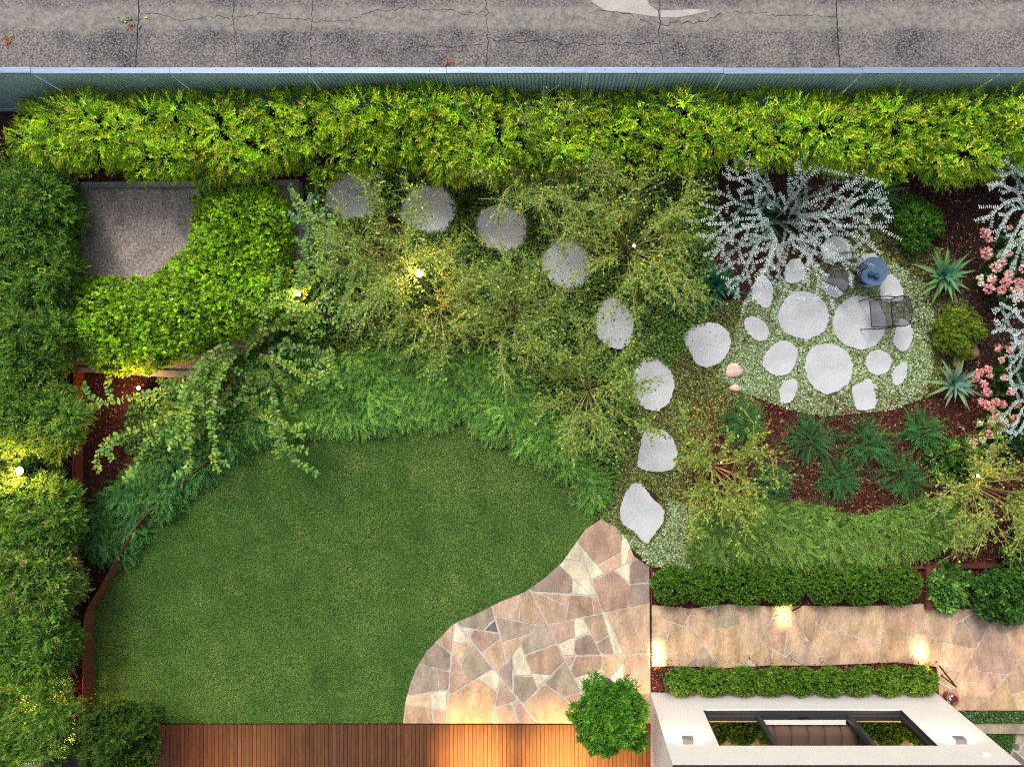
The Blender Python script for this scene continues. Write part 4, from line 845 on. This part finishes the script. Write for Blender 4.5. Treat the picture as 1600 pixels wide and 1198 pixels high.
# ------------------------------------------------------------------ silver bushes
SV = [(c(214, 234, 234), 5), (c(240, 248, 250), 5), (c(180, 210, 206), 4), (c(136, 172, 162), 2)]
def silver(label, base, arms, h=1.3, nsub=7, step=.036):
    w = np.array([*P(*base, 0)[:2], 0.]); t = thing('silver_bush', label, 'shrub', (w[0], w[1], 0), 'silver leaved bushes'); st = MB(); lf = MB(); paths = []
    for arm in arms:
        b_ = (base[0] + random.gauss(0, 13) + .12 * (arm[-1][0] - base[0]), base[1] + random.gauss(0, 10) + .12 * (arm[-1][1] - base[1])); q = smooth(np.array([b_] + [(x + random.gauss(0, 4), y + random.gauss(0, 4)) for x, y in arm], float), 5); m = len(q); tt = np.linspace(0, 1, m); z = h * (1 - (1 - tt) ** 2) * random.uniform(.75, 1.15); path = PA(q, z); st.tubes([path], .008, .003, c(128, 124, 108), 5); paths.append((path, .04))
        for _ in range(nsub):
            i = int(m * .22 + (m * .76 - 1) * (_ + random.random() * .6) / nsub); i = min(i, m - 2); p0 = path[i]; d = path[i + 1] - path[i]; d /= np.linalg.norm(d); a = (1 if _ % 2 else -1) * random.uniform(.4, .85); ca, sa = math.cos(a), math.sin(a); d2 = np.array([d[0] * ca - d[1] * sa, d[0] * sa + d[1] * ca, random.uniform(-.1, .45)]); ln = random.uniform(.3, .62) * (1.15 - .6 * i / m)
            cv = np.array([random.gauss(0, .22), random.gauss(0, .22), .1]); sp_ = np.array([p0 + (d2 * u + cv * u * u) * ln for u in np.linspace(0, 1, 6)]); st.tubes([sp_], .005, .002, c(140, 136, 118), 4); paths.append((sp_, .08))
            for _k in range(2):
                if random.random() < .22:
                    i2 = random.randrange(1, 5); a = random.choice((-1, 1)) * random.uniform(.4, .8); ca, sa = math.cos(a), math.sin(a); d3 = np.array([d2[0] * ca - d2[1] * sa, d2[0] * sa + d2[1] * ca, .2]); s3 = np.array([sp_[i2] + d3 * u * ln * .5 for u in np.linspace(0, 1, 4)]); st.tubes([s3], .004, .002, c(140, 136, 118), 4); paths.append((s3, .05))
    for path, start in paths:
        sg = np.linalg.norm(np.diff(path, axis=0), axis=1); cs = np.concatenate([[0], np.cumsum(sg)]); s = np.arange(cs[-1] * start, cs[-1], step * random.uniform(.85, 1.2)); s = s + rng.normal(0, step * .18, len(s)); k = len(s)
        if k < 2: continue
        pos = np.column_stack([np.interp(s, cs, path[:, i]) for i in range(3)]); tg = nrm(np.column_stack([np.interp(s, cs, np.gradient(path[:, i])) for i in range(3)])); U = nrm(np.cross(tg, [0.02, 0, 1.])); V = np.cross(tg, U); c0 = pick(SV, 1)[0]
        for q4 in range(3):
            az = (0, math.pi, math.pi / 2)[q4] + rng.normal(0, .25, k); rad = U * np.cos(az)[:, None] + V * np.sin(az)[:, None]
            D = rad + tg * .5 + rng.normal(0, .1, (k, 3)); Ls = rng.uniform(.034, .048, k) * (.6 if q4 == 2 else 1); lf.leaves(pos + tg * rng.uniform(0, .008, (k, 1)), D, np.tile([0, 0, 1.], (k, 1)) + rng.normal(0, .3, (k, 3)) + tg * .3, Ls, Ls * .34, (c0 * .5 + pick(SV, k) * .5), 'rh')
    st.build('branches', M['bark'], t); lf.build('leaves', M['silver'], t)
silver('large silvery white leaved bush hanging over the seats', (1215, 345), [[(1180, 330), (1140, 320), (1100, 345)], [(1180, 350), (1140, 370), (1112, 400)], [(1190, 380), (1160, 420), (1140, 460)], [(1210, 380), (1190, 430), (1180, 475)], [(1225, 390), (1220, 430), (1228, 472)],
   [(1250, 380), (1280, 420), (1300, 470)], [(1250, 370), (1300, 390), (1330, 430)], [(1270, 350), (1330, 350), (1378, 348)], [(1270, 335), (1330, 315), (1378, 300)], [(1250, 320), (1310, 300), (1360, 275)], [(1240, 310), (1265, 280), (1285, 262)], [(1225, 310), (1240, 280), (1240, 255)],
   [(1210, 310), (1190, 285), (1165, 262)], [(1200, 320), (1160, 290), (1130, 270)], [(1280, 360), (1330, 370), (1365, 385)], [(1200, 345), (1150, 345), (1105, 378)], [(1260, 345), (1310, 335), (1350, 330)], [(1240, 370), (1262, 400), (1262, 440)], [(1275, 340), (1340, 330), (1385, 322)],
   [(1265, 375), (1310, 405), (1345, 400)], [(1235, 330), (1290, 290), (1320, 268)], [(1200, 370), (1165, 390), (1125, 430)], [(1215, 375), (1205, 410), (1200, 450)]], nsub=9)
silver('silvery bush at the right edge above the pink flowers', (1622, 315), [[(1590, 300), (1565, 290), (1550, 285)], [(1590, 320), (1560, 330), (1540, 350)], [(1600, 340), (1580, 370), (1565, 400)], [(1610, 290), (1600, 270), (1570, 262)], [(1605, 350), (1598, 390), (1585, 425)], [(1590, 330), (1570, 350), (1552, 372)], [(1620, 300), (1640, 290), (1660, 280)], [(1595, 290), (1580, 275), (1560, 270)]], nsub=5)
silver('silvery bush at the right edge between the two pink flower groups', (1622, 520), [[(1600, 500), (1580, 480), (1562, 468)], [(1600, 520), (1580, 520), (1560, 500)], [(1605, 540), (1585, 560), (1575, 580)], [(1610, 490), (1600, 470), (1590, 455)], [(1605, 530), (1586, 540), (1572, 545)]], nsub=4)
silver('silvery twigs at the right edge beside the lower pink flowers', (1630, 640), [[(1600, 630), (1580, 640), (1565, 650)], [(1600, 610), (1585, 595), (1575, 590)], [(1605, 650), (1590, 670), (1575, 690)], [(1600, 640), (1586, 660), (1572, 668)]], nsub=3)

# ------------------------------------------------------------------ pink flowering bushes
def flowerbush(cx, cy, rx, ry, h, label, fl):
    w = P(cx, cy, h * .6); t = thing('flowering_bush', label, 'flowering bush', (w[0], w[1], 0), 'pink flowering bushes'); mb = MB()
    mass(mb, circ(cx, cy, rx, 16, .12, ry), h, .04, 420, 8, .07, .07, .045, [(c(56, 92, 40), 4), (c(80, 118, 50), 3), (c(40, 66, 32), 3)], None, 'oval', Rpx=24, rough=.08, depth=.12, f=5, round_=.5); mb.build('foliage', M['leaf'], t)
    stems(MB(), [np.array([w[0], w[1], 0])], h * .8, n=7, spread=.3).build('stems', M['bark'], t)
    for (fx, fy, r, k) in fl:
        q = P(fx, fy, h + .08); rr = r / S * .9; n_ = 46; u = rng.uniform(0, 1, n_) ** .6; a = np.arange(n_) * 2.39996; el = (1 - u) * 1.4 + .1
        dv = np.column_stack([np.cos(a) * np.cos(el), np.sin(a) * np.cos(el), np.sin(el) * .8]); pal = {'p': [(c(240, 176, 174), 4), (c(248, 204, 198), 3), (c(226, 146, 150), 2)], 'l': [(c(246, 208, 196), 4), (c(244, 226, 214), 3), (c(236, 170, 164), 2)], 'w': [(c(236, 232, 208), 4), (c(226, 226, 190), 3)], 'o': [(c(222, 170, 144), 3), (c(200, 140, 120), 2)]}[k]
        mb = MB(); mb.leaves(q + dv * rr * .6, dv * .6 + rng.normal(0, .4, (n_, 3)), dv, rr * .62, rr * .55, pick(pal, n_), 'oval'); mb.build('flower', M['petal'], t)
flowerbush(1582, 420, 44, 60, .6, 'pink and white flowering bush above the agave level, at the right edge', [(1538, 364, 9, 'p'), (1545, 374, 6, 'p'), (1541, 396, 10, 'p'), (1577, 356, 5, 'p'), (1556, 418, 9, 'l'), (1565, 410, 8, 'p'), (1549, 436, 8, 'l'), (1531, 434, 6, 'w'), (1533, 443, 5, 'w'), (1572, 440, 9, 'p'), (1576, 430, 8, 'l'), (1544, 451, 9, 'p'),
   (1562, 454, 9, 'p'), (1586, 455, 9, 'l'), (1592, 442, 8, 'p'), (1588, 466, 7, 'p'), (1600, 420, 9, 'l'), (1597, 365, 6, 'w'), (1600, 456, 9, 'p'), (1576, 396, 6, 'l'), (1596, 380, 5, 'l')])
flowerbush(1592, 590, 44, 50, .55, 'pink flowering bush directly right of the lower agave', [(1560, 543, 7, 'p'), (1575, 546, 7, 'p'), (1564, 562, 6, 'l'), (1543, 577, 7, 'p'), (1530, 582, 7, 'p'), (1524, 590, 6, 'p'), (1546, 587, 5, 'p'), (1537, 600, 7, 'p'), (1541, 613, 8, 'p'), (1579, 612, 7, 'p'), (1569, 590, 6, 'l'), (1532, 627, 6, 'p')])
flowerbush(1580, 665, 46, 44, .5, 'fading pink flowering bush above the lamp at the right edge', [(1540, 633, 8, 'p'), (1556, 628, 7, 'p'), (1566, 632, 7, 'p'), (1550, 638, 5, 'p'), (1556, 645, 6, 'o'), (1551, 657, 10, 'p'), (1567, 657, 7, 'l'), (1585, 655, 8, 'o'), (1530, 662, 5, 'w'), (1545, 678, 7, 'p'), (1521, 690, 7, 'l'), (1535, 687, 6, 'w'), (1546, 709, 7, 'o'), (1550, 697, 4, 'l'), (1588, 632, 7, 'o'), (1560, 725, 5, 'o')])

# ------------------------------------------------------------------ fence
fy = P(0, 110.5, 1.8)[1]; t = thing('metal_fence', 'long blue grey corrugated metal fence with flat top rail beside the driveway', 'fence', (0, fy, 0))
x0 = -16.2; pw = 2.4; k = 0
while x0 < 15:
    xa = x0 + .035; xb = x0 + pw - .035; m = int((xb - xa) / .017); xs_ = np.linspace(xa, xb, m); pat = np.array([0, 0, 0, 1]); yy_ = fy - .045 + .030 * pat[np.arange(m) % 4]
    V = np.concatenate([np.column_stack([xs_, yy_, np.full(m, .05)]), np.column_stack([xs_, yy_, np.full(m, 1.775)]), np.column_stack([xs_, yy_ + .004, np.full(m, .05)]), np.column_stack([xs_, yy_ + .004, np.full(m, 1.775)])]); i = np.arange(m - 1)
    MB().add(V, [np.stack([i, i + 1, i + 1 + m, i + m], 1), np.stack([i + 1 + 2 * m, i + 2 * m, i + 3 * m, i + 1 + 3 * m], 1)]).build('fence_panel', M['sheet'], t)
    MB().box((x0 - .03, fy - .03, 0), (x0 + .03, fy + .03, 1.772)).build('post', M['sheet'], t)
    x0 += pw
mb = MB(); x0 = -16.2
while x0 < 15:
    dz = random.uniform(-.004, .004); dy = random.uniform(-.008, .008); mb.box((x0 + .004, fy - .052 + dy, 1.777 + dz), (x0 + pw - .002, fy + .05 + dy, 1.81 + dz)); x0 += pw
MB().box((-16.2, fy - .05, 0.001), (15, fy - .042, .14)).build('kick_board', M['sheet'], t)
# rail screws sit in the rail mesh
for x_ in np.arange(-15.6, 14, .61): mb.lathe(x_ + random.uniform(-.1, .1), fy + random.uniform(-.03, .03), [(.007, 1.80), (.007, 1.822), (.001, 1.824)], 6)
mb.build('top_rail', M['rail'], t)

# ------------------------------------------------------------------ house
hx0 = P(1016, 0)[0]; hx1 = P(1462, 0)[0]; hy = P(0, 1081)[1]; HT = 2.57; WX0, WX1, WZ0, WZ1 = 2.88, 6.62, .70, 1.98
house = thing('house', 'white rendered house wall with a wide window and two glowing wall lamps', 'house', (hx0, hy, 0))
mb = MB(); th = .22
mb.box((hx0, hy - th, 0), (WX0, hy, HT)); mb.box((WX1, hy - th, 0), (hx1, hy, HT)); mb.box((WX0, hy - th, 0), (WX1, hy, WZ0)); mb.box((WX0, hy - th, WZ1), (WX1, hy, HT))
mb.box((hx0, hy - 6, 0), (hx0 + th, hy - th, HT)); mb.box((hx1 - th, hy - 6, 0), (hx1, hy - th, HT)); wall_o = mb.build('wall', M['render'], house)
MB().box((hx0 - .004, hy - 6, HT), (hx1 + .004, hy + .004, HT + .14)).build('roof', M['roofm'], house)
MB().box((WX0 - .0, hy - .06, WZ0 - .0), (WX1 + .0, hy + .012, WZ0 + .012)).build('window_ledge', M['sillm'], house)
d0 = hy - .07; d1 = hy - .16; fr = .055; mb = MB()
mb.box((WX0, d1, WZ0 + .002), (WX1, d0, WZ0 + .07)); mb.box((WX0, d1, WZ1 - fr), (WX1, d0, WZ1)); mb.box((WX0, d1, WZ0 + .07), (WX0 + fr, d0, WZ1 - fr)); mb.box((WX1 - fr, d1, WZ0 + .07), (WX1, d0, WZ1 - fr))
m1 = WX0 + 1.02; m2 = WX1 - 1.02
for mm in (m1, m2): mb.box((mm - .04, d1 - .002, WZ0 + .07), (mm + .04, d0 + .01, WZ1 - fr))
mb.box((WX0 + .001, hy - .0595, WZ0 + .012), (WX1 - .001, d0 + .0, WZ0 + .04)) if False else None
# reveal lining
mb.box((WX0 + .0, d0, WZ0 + .013), (WX0 + .012, hy - .002, WZ1 - .002)); mb.box((WX1 - .012, d0, WZ0 + .013), (WX1, hy - .002, WZ1 - .002)); mb.box((WX0 + .012, d0, WZ0 + .0125), (WX1 - .012, hy - .012, WZ0 + .03))
win = mb.build('window', M['dark'], house)
for (xa, xb) in ((WX0 + fr, m1 - .04), (m2 + .04, WX1 - fr)):
    MB().box((xa + .001, d1 + .04, WZ0 + .07), (xb - .001, d1 + .05, WZ1 - fr)).build('pane', M['glass'], win)
    MB().box((xa + .001, d1 - .03, WZ0 + .071), (xb - .001, d1 - .003, WZ0 + .1)).build('inner_sill', M['sillm'], win)
MB().box((m1 + .041, d1 - .10, WZ0 + .0), (m2 - .041, d1 - .003, WZ0 + .062)).build('inner_sill', M['sillm'], win)
MB().box(((m1 + m2) / 2 - .09, d1 + .03, WZ0 + .0705), ((m1 + m2) / 2 + .09, d1 + .06, WZ0 + .095)).build('window_latch', M['black'], win)
mb = MB(); mb.box((hx0 + th, hy - 5.5, .003), (hx1 - th, hy - th, .05)); mb.box((hx0 + th, hy - 5.6, .05), (hx1 - th, hy - 5.5, HT)); mb.build('room_floor', M['room'], house)
# channel tufted sofa inside
t = thing('sofa', 'taupe channel tufted sofa seen through the open middle of the window', 'sofa', (5.0, hy - .7, .05)); mb = MB(); n_ = 7; sw = .315; ya = hy - .29
for i in range(n_):
    cx = 4.06 + i * sw; dx_ = -.05 if i == 6 else 0
    prof = [(ya, .2), (ya, .62)] + [(ya - .16 + .16 * math.cos(q), .66 + .17 * math.sin(q)) for q in np.linspace(.1, math.pi / 2, 6)] + [(ya - .5, .815), (ya - .9, .78), (ya - .98, .70), (ya - 1.0, .2)]
    V = []; xs_ = [(-.5, .055), (-.46, .03), (-.36, .01), (-.15, 0.), (.15, 0.), (.36, .01), (.46, .03), (.5, .055)]; cy_, cz_ = ya - .5, .4
    for u, s_ in xs_:
        for (y_, z_) in prof:
            v_ = np.array([y_ - cy_, z_ - cz_]); v_ = v_ * (1 - s_ / max(np.linalg.norm(v_), .1)); V.append((cx + u * sw, cy_ + v_[0], cz_ + v_[1]))
    m = len(prof); F_ = [(a_ * m + b_, (a_ + 1) * m + b_, (a_ + 1) * m + b_ + 1, a_ * m + b_ + 1) for a_ in range(7) for b_ in range(m - 1)]; mb.add(V, [F_])
mb.build('cushions', M['fabric'], t, smooth=True)
mb = MB(); [mb.box((x_, y_, .05), (x_ + .05, y_ + .05, .22)) for x_ in (4.0, 5.9) for y_ in (ya - .9, ya - .2)]; mb.build('legs', M['black'], t)

def walllamp(x_, z_, label, e):
    t = thing('wall_lamp', label, 'wall lamp', (x_, hy, z_), 'box shaped wall lamps'); mb = MB()
    mb.box((x_ - .1, hy + .075, z_ - .06), (x_ + .1, hy + .085, z_ + .07)); mb.box((x_ - .1, hy + .002, z_ + .06), (x_ + .1, hy + .075, z_ + .07)); mb.box((x_ - .03, hy + .002, z_ - .05), (x_ + .03, hy + .02, z_ + .06))
    mb.build('shade', M['lamp'], t); MB().box((x_ - .07, hy + .03, z_ + .035), (x_ + .07, hy + .065, z_ + .055)).build('bulb', M['glow'], t)
    light('AREA', 'lamp_light', t, (x_, hy + .045, z_ + .02), e, (1, .70, .42), .14, size_y=.05)
walllamp(2.36, 1.87, 'silver box wall lamp left of the house window', 28); walllamp(7.04, 1.87, 'silver box wall lamp right of the house window', 28)
mb = MB(); mb.box((7.19, hy + .002, 2.24), (7.33, hy + .03, 2.30)); tag(mb.build('wall_vent', M['sillm']), 'small white vent near the top right of the house wall', 'vent')

# facing wing of the house beyond the lower edge, carrying the deck lamps
MB_ = MB(); MB_.box((-9.2, -9.9, 0), (hx0 - .01, -9.7, 2.8)); wing = tag(MB_.build('house_wing', M['render']), 'plain rendered wall along the far side of the timber deck', 'wall')
def decklamp(x_, label, e, y_=-8.55, z_=1.9, sz=62):
    t = thing('deck_lamp', label, 'lamp', (x_, -9.7, z_)); mb = MB(); mb.tubes([[(x_, -9.698, z_ + .05), (x_, (y_ - 9.7) / 2, z_ + .12), (x_, y_ - .02, z_ + .06)]], .015, .012, c(60, 60, 60), 8); mb.build('bracket', M['black'], t)
    MB().lathe(x_, y_, [(.05, z_ + .0), (.06, z_ + .02), (.05, z_ + .1), (.02, z_ + .12)], 20).build('shade', M['black'], t)
    light('SPOT', 'lamp_light', t, (x_, y_, z_ - .01), e * 1.9, (1, .47, .11), .03, (R(23), 0, 0), R(sz), .9)
decklamp(-1.5, 'bracket lamp lighting the left bright patch of the deck', 620, sz=56); decklamp(.15, 'bracket lamp lighting the deck by the potted tree', 620, sz=56); decklamp(1.25, 'bracket lamp beside the house corner', 240, sz=60); decklamp(-6.4, 'bracket lamp lighting the left end of the deck', 70, sz=84)

# dark grey pier bottom left with its lamp
a = P(126, 1160); b = P(150, 1131); t = thing('grey_pier', 'dark grey painted wall pier at the bottom left corner', 'pier', (a[0], a[1], 0)); MB().box((a[0], a[1] - 1.2, 0), (b[0], b[1], 2.3)).build('pier_body', M['pier'], t)
MB().box((a[0] - .01, a[1] - 1.21, 2.3), (b[0] + .01, b[1] + .01, 2.34)).build('cap', M['dark'], t)
q = P(58, 1188, 2.0); t = thing('wall_lamp', 'box wall lamp on the dark grey pier', 'wall lamp', (a[0] + .1, b[1], 1.6)); xx = a[0] + .12
mb = MB(); mb.box((xx - .08, b[1] + .07, 1.55), (xx + .08, b[1] + .08, 1.69)); mb.box((xx - .08, b[1] + .002, 1.68), (xx + .08, b[1] + .07, 1.69)); mb.build('shade', M['lamp'], t); MB().box((xx - .05, b[1] + .02, 1.655), (xx + .05, b[1] + .05, 1.672)).build('bulb', M['glow'], t)
light('AREA', 'lamp_light', t, (xx, b[1] + .04, 1.63), 2.2, (1, .68, .36), .1, size_y=.04)

# ------------------------------------------------------------------ garden lights
struct(cover([(225, 618), (300, 596), (350, 560), (430, 540), (470, 440), (500, 430), (530, 560), (430, 650), (340, 710), (250, 720), (200, 690)], 9000, .06, .04, [(c(72, 118, 46), 4), (c(96, 146, 54), 3), (c(50, 86, 38), 3)], z=.28, zr=.2, f=3, t='oval').build('leafy_undergrowth', M['leaf'], loc=(0, 0, 0)), 'dark leafy undergrowth beneath the arching shrub', 'stuff')
def spike(px, py, z_, label, e, r=.05, disc=True, es=None):
    w = P(px, py, z_); t = thing('garden_light', label, 'garden light', (w[0], w[1], 0), 'small warm garden lights')
    MB().tubes([[(w[0], w[1], 0), (w[0], w[1], z_ * .5), (w[0], w[1], z_ - .06)]], .012, .012, c(30, 30, 30), 8).build('spike', M['black'], t)
    MB().lathe(w[0], w[1], [(r * .6, z_ - .1), (r * 1.15, z_ - .07), (r * 1.15, z_), (r, z_), (r, z_ - .01), (.001, z_ - .012)], 20).build('housing', M['black'], t)
    MB().lathe(w[0], w[1], [(r * .97, z_ - .008), (r * .8, z_ + .004), (r * .4, z_ + .012), (.001, z_ + .014)], 20).build('lens', M['glow'], t)
    light('POINT', 'lamp_light', t, (w[0], w[1], z_ + .09), e * 1.35, (1, .50, .17), .03)
spike(655, 427, 1.4, 'brightest garden light in the middle of the airy shrubs', 48, .07)
spike(30, 735, 1.25, 'bright garden light glowing in the left hedge', 80, .066)
spike(216, 606, .55, 'garden light just below the concrete slab', 30, .036)
spike(467, 460, .9, 'small garden light right of the box hedge', 12, .032)
spike(991, 384, 1.75, 'small garden light shining through the airy shrub near the silver bush', 5, .026)
spike(1528, 743, 1.1, 'small garden light in the airy shrub at the right edge', 4, .028)
spike(1127, 722, .6, 'low garden light hidden inside the glowing yellow shrub', 1.6, .012)
spike(112, 1150, .9, 'garden light hidden behind the lowest left hedge mound', 36, .03)
spike(70, 1085, 1.0, 'garden light hidden between the two lowest left hedge mounds', 40, .03)

def bollard(px, py, ax, ay, label, e, rot, off=(0, 0)):
    """post at (px,py) with an arm reaching to (ax,ay)"""
    z_ = .55; w = P(px, py, 0); q = P(ax, ay, z_); t = thing('path_light', label, 'path light', (w[0], w[1], 0), 'slim black path lights'); mb = MB()
    MB().tubes([[(w[0], w[1], 0), (w[0], w[1], z_ * .6), (w[0], w[1], z_)]], .013, .013, c(30, 30, 30), 6).build('post', M['black'], t)
    MB().tubes([[(w[0], w[1], z_), (q[0] * .5 + w[0] * .5, q[1] * .5 + w[1] * .5, z_ + .002), (q[0], q[1], z_)]], .016, .016, c(30, 30, 30), 6).build('arm', M['black'], t)
    d = np.array([q[0] - w[0], q[1] - w[1]]); an = math.atan2(d[1], d[0]); m_ = (w + q) / 2
    light('AREA', 'lamp_light', t, (q[0] + off[0], q[1] + off[1], z_ - .03), e, (1, .58, .25), .18, rot, size_y=.40, spread=R(38))
bollard(1236, 932, 1237, 954, 'slim black path light at the upper edge of the path', 2.6, (R(-16), 0, 0), (0, -.1))
bollard(1469, 1053, 1468, 1040, 'slim black path light beside the last clipped bush', 3.6, (R(9), R(6), 0), (-.06, 0))
bollard(1034, 1062, 1033, 1045, 'slim black path light at the corner of patio and wall bed', 4.4, (R(10), 0, 0), (0, -.02))

# ------------------------------------------------------------------ seats, table
t = thing('round_table', 'round blue grey drum table with two small vases', 'table', (*P(1354, 423, .0)[:2], .055)); w = P(1365, 424, .5); rr = 22 / F * (H - .5)
MB().lathe(w[0], w[1], [(rr, .485), (rr + .006, .49), (rr + .006, .505), (rr, .512), (rr - .012, .506), (.001, .505)], 40).build('table_top', M['table'], t)
MB().lathe(w[0], w[1], [(rr * .72, .056), (rr * .8, .1), (rr * .93, .484)], 32).build('base', M['dark'], t)
for (px, py, lb) in ((1361, 428, 'left teal vase on the round table'), (1370, 431, 'right teal vase on the round table')):
    q = P(px, py, .56); tag(MB().lathe(q[0], q[1], [(.03, .507), (.052, .535), (.055, .56), (.035, .595), (.022, .6), (.02, .59), (.001, .585)], 20).build('vase', M['cup'], smooth=True), lb, 'vase')
def chair(px, py, rot, label):
    w = P(px, py, .42); t = thing('mesh_chair', label, 'chair', (w[0], w[1], .055), 'low dark wire mesh garden chairs'); ca, sa = math.cos(rot), math.sin(rot)
    def X(a): a = np.asarray(a, float).reshape(-1, 3); return np.column_stack([w[0] + a[:, 0] * ca - a[:, 1] * sa, w[1] + a[:, 0] * sa + a[:, 1] * ca, a[:, 2]])
    n1, n2 = 12, 9; V = []; Vb = []
    for i in range(n1 + 1):
        u = i / n1
        for j in range(n2 + 1):
            v = j / n2 * 2 - 1; wd = .25 + .02 * math.sin(u * math.pi); V.append((-.22 + .42 * u + .02 * (1 - v * v) * (1 if u < .01 else 0), v * wd, .41 - .045 * math.sin(u * math.pi) - .02 * (1 - v * v)))
    for i in range(n1 + 1):
        u = i / n1
        for j in range(n2 + 1):
            v = j / n2 * 2 - 1; wd = .25 + .05 * math.sin(u * math.pi * .6); Vb.append((.20 + .13 * u + .05 * (1 - v * v) * u, v * wd * (1 - .18 * u ** 4), .40 + .42 * u))
    F_ = [(i * (n2 + 1) + j, (i + 1) * (n2 + 1) + j, (i + 1) * (n2 + 1) + j + 1, i * (n2 + 1) + j + 1) for i in range(n1) for j in range(n2)]
    MB().add(X(V), [F_]).build('seat', M['mesh'], t, smooth=True); MB().add(X(Vb), [F_]).build('backrest', M['mesh'], t, smooth=True)
    idx = lambda i, j: i * (n2 + 1) + j
    mb = MB(); r = .009
    for arr, off in ((V, 0), (Vb, 0)):
        ring = [idx(0, j) for j in range(n2 + 1)] + [idx(i, n2) for i in range(1, n1 + 1)] + [idx(n1, j) for j in range(n2 - 1, -1, -1)] + [idx(i, 0) for i in range(n1 - 1, -1, -1)]
        mb.tubes([X([arr[q_] for q_ in ring])], r, r, None or c(40, 40, 46), 6)
    mb.build('frame', M['black'], t)
    for s_ in (-1, 1):
        MB().tubes([X([(.24, s_ * .27, .60), (.05, s_ * .30, .62), (-.18, s_ * .31, .61), (-.30, s_ * .30, .60)])], .011, .011, c(40, 40, 46), 6).build('armrest', M['black'], t)
        MB().tubes([X([(-.22, s_ * .30, .60), (-.24, s_ * .29, .3), (-.27, s_ * .28, .055)])], .011, .010, c(40, 40, 46), 6).build('leg', M['black'], t)
        MB().tubes([X([(.22, s_ * .25, .42), (.25, s_ * .26, .24), (.29, s_ * .27, .055)])], .011, .010, c(40, 40, 46), 6).build('leg', M['black'], t)
chair(1378, 489, R(4), 'lower dark mesh chair on the large round stone'); chair(1312, 432, R(62), 'upper dark mesh chair partly under the silver bush')

# terracotta pot at the house corner
w = P(1486, 1091, .2); t = thing('terracotta_pot', 'terracotta pot with grey scraps against the house corner', 'pot', (w[0], w[1], .042)); rr = .11
MB().lathe(w[0], w[1], [(rr * .7, .043), (rr * .95, .22), (rr * 1.1, .22), (rr * 1.1, .26), (rr * .92, .26), (rr * .85, .16), (.001, .15)], 28).build('pot_body', M['terra'], t, smooth=False)
mb = MB(); k = 16; Cn = np.column_stack([w[0] + rng.uniform(-.06, .06, k), w[1] + rng.uniform(-.06, .06, k), rng.uniform(.17, .21, k)]); mb.leaves(Cn, rnd3(k), np.tile([0, 0, 1.], (k, 1)) + rng.normal(0, .3, (k, 3)), .08, .05, pick([(c(190, 200, 214), 3), (c(60, 66, 80), 3)], k), 'oval'); mb.build('filling', M['leafdead'], t)

# ------------------------------------------------------------------ fallen leaves on the drive and lawn
def litter(px, py, n_, r, pal, L_, label, z=.035, name='fallen_leaves'):
    w = P(px, py, 0); k = n_; Cn = np.column_stack([w[0] + rng.normal(0, r, k), w[1] + rng.normal(0, r * .5, k), z + rng.uniform(0, .02, k)]); mb = MB(); mb.leaves(Cn, np.column_stack([rng.normal(size=(k, 2)), np.zeros(k)]), np.tile([0, 0, 1.], (k, 1)) + rng.normal(0, .4, (k, 3)), L_ * rng.uniform(.6, 1.2, k), L_ * .5, pick(pal, k), 'oval')
    if name == 'fallen_twig': mb.tubes([[(w[0] - .2, w[1] - .06, z + .012), (w[0], w[1], z + .02), (w[0] + .24, w[1] + .03, z + .012)]], .006, .004, c(120, 110, 80), 5)
    tag(mb.build(name, M['leafdead']), label, 'leaves')
litter(14, 63, 6, .05, [(c(150, 80, 56), 1)], .1, 'brown dead leaf at the left end of the driveway'); litter(203, 44, 5, .04, [(c(166, 80, 50), 1)], .09, 'red brown leaf beside the green twig on the driveway'); litter(703, 100, 7, .06, [(c(176, 92, 60), 1)], .09, 'orange leaf on the driveway next to the middle of the fence')
litter(204, 33, 16, .13, [(c(110, 130, 90), 2), (c(150, 160, 120), 1)], .09, 'fallen green twig lying across the first driveway joint', name='fallen_twig')
p = samp(LAWN, 60); k = len(p); mb = MB(); mb.leaves(PA(p, .045), np.column_stack([rng.normal(size=(k, 2)), np.zeros(k)]), np.tile([0, 0, 1.], (k, 1)), rng.uniform(.02, .06, k), .014, pick([(c(190, 170, 120), 3), (c(150, 110, 70), 1)], k), 'rh'); struct(mb.build('lawn_litter', M['leafdead'], loc=(0, 0, 0)), 'tiny straw coloured bits scattered over the lawn', 'stuff')
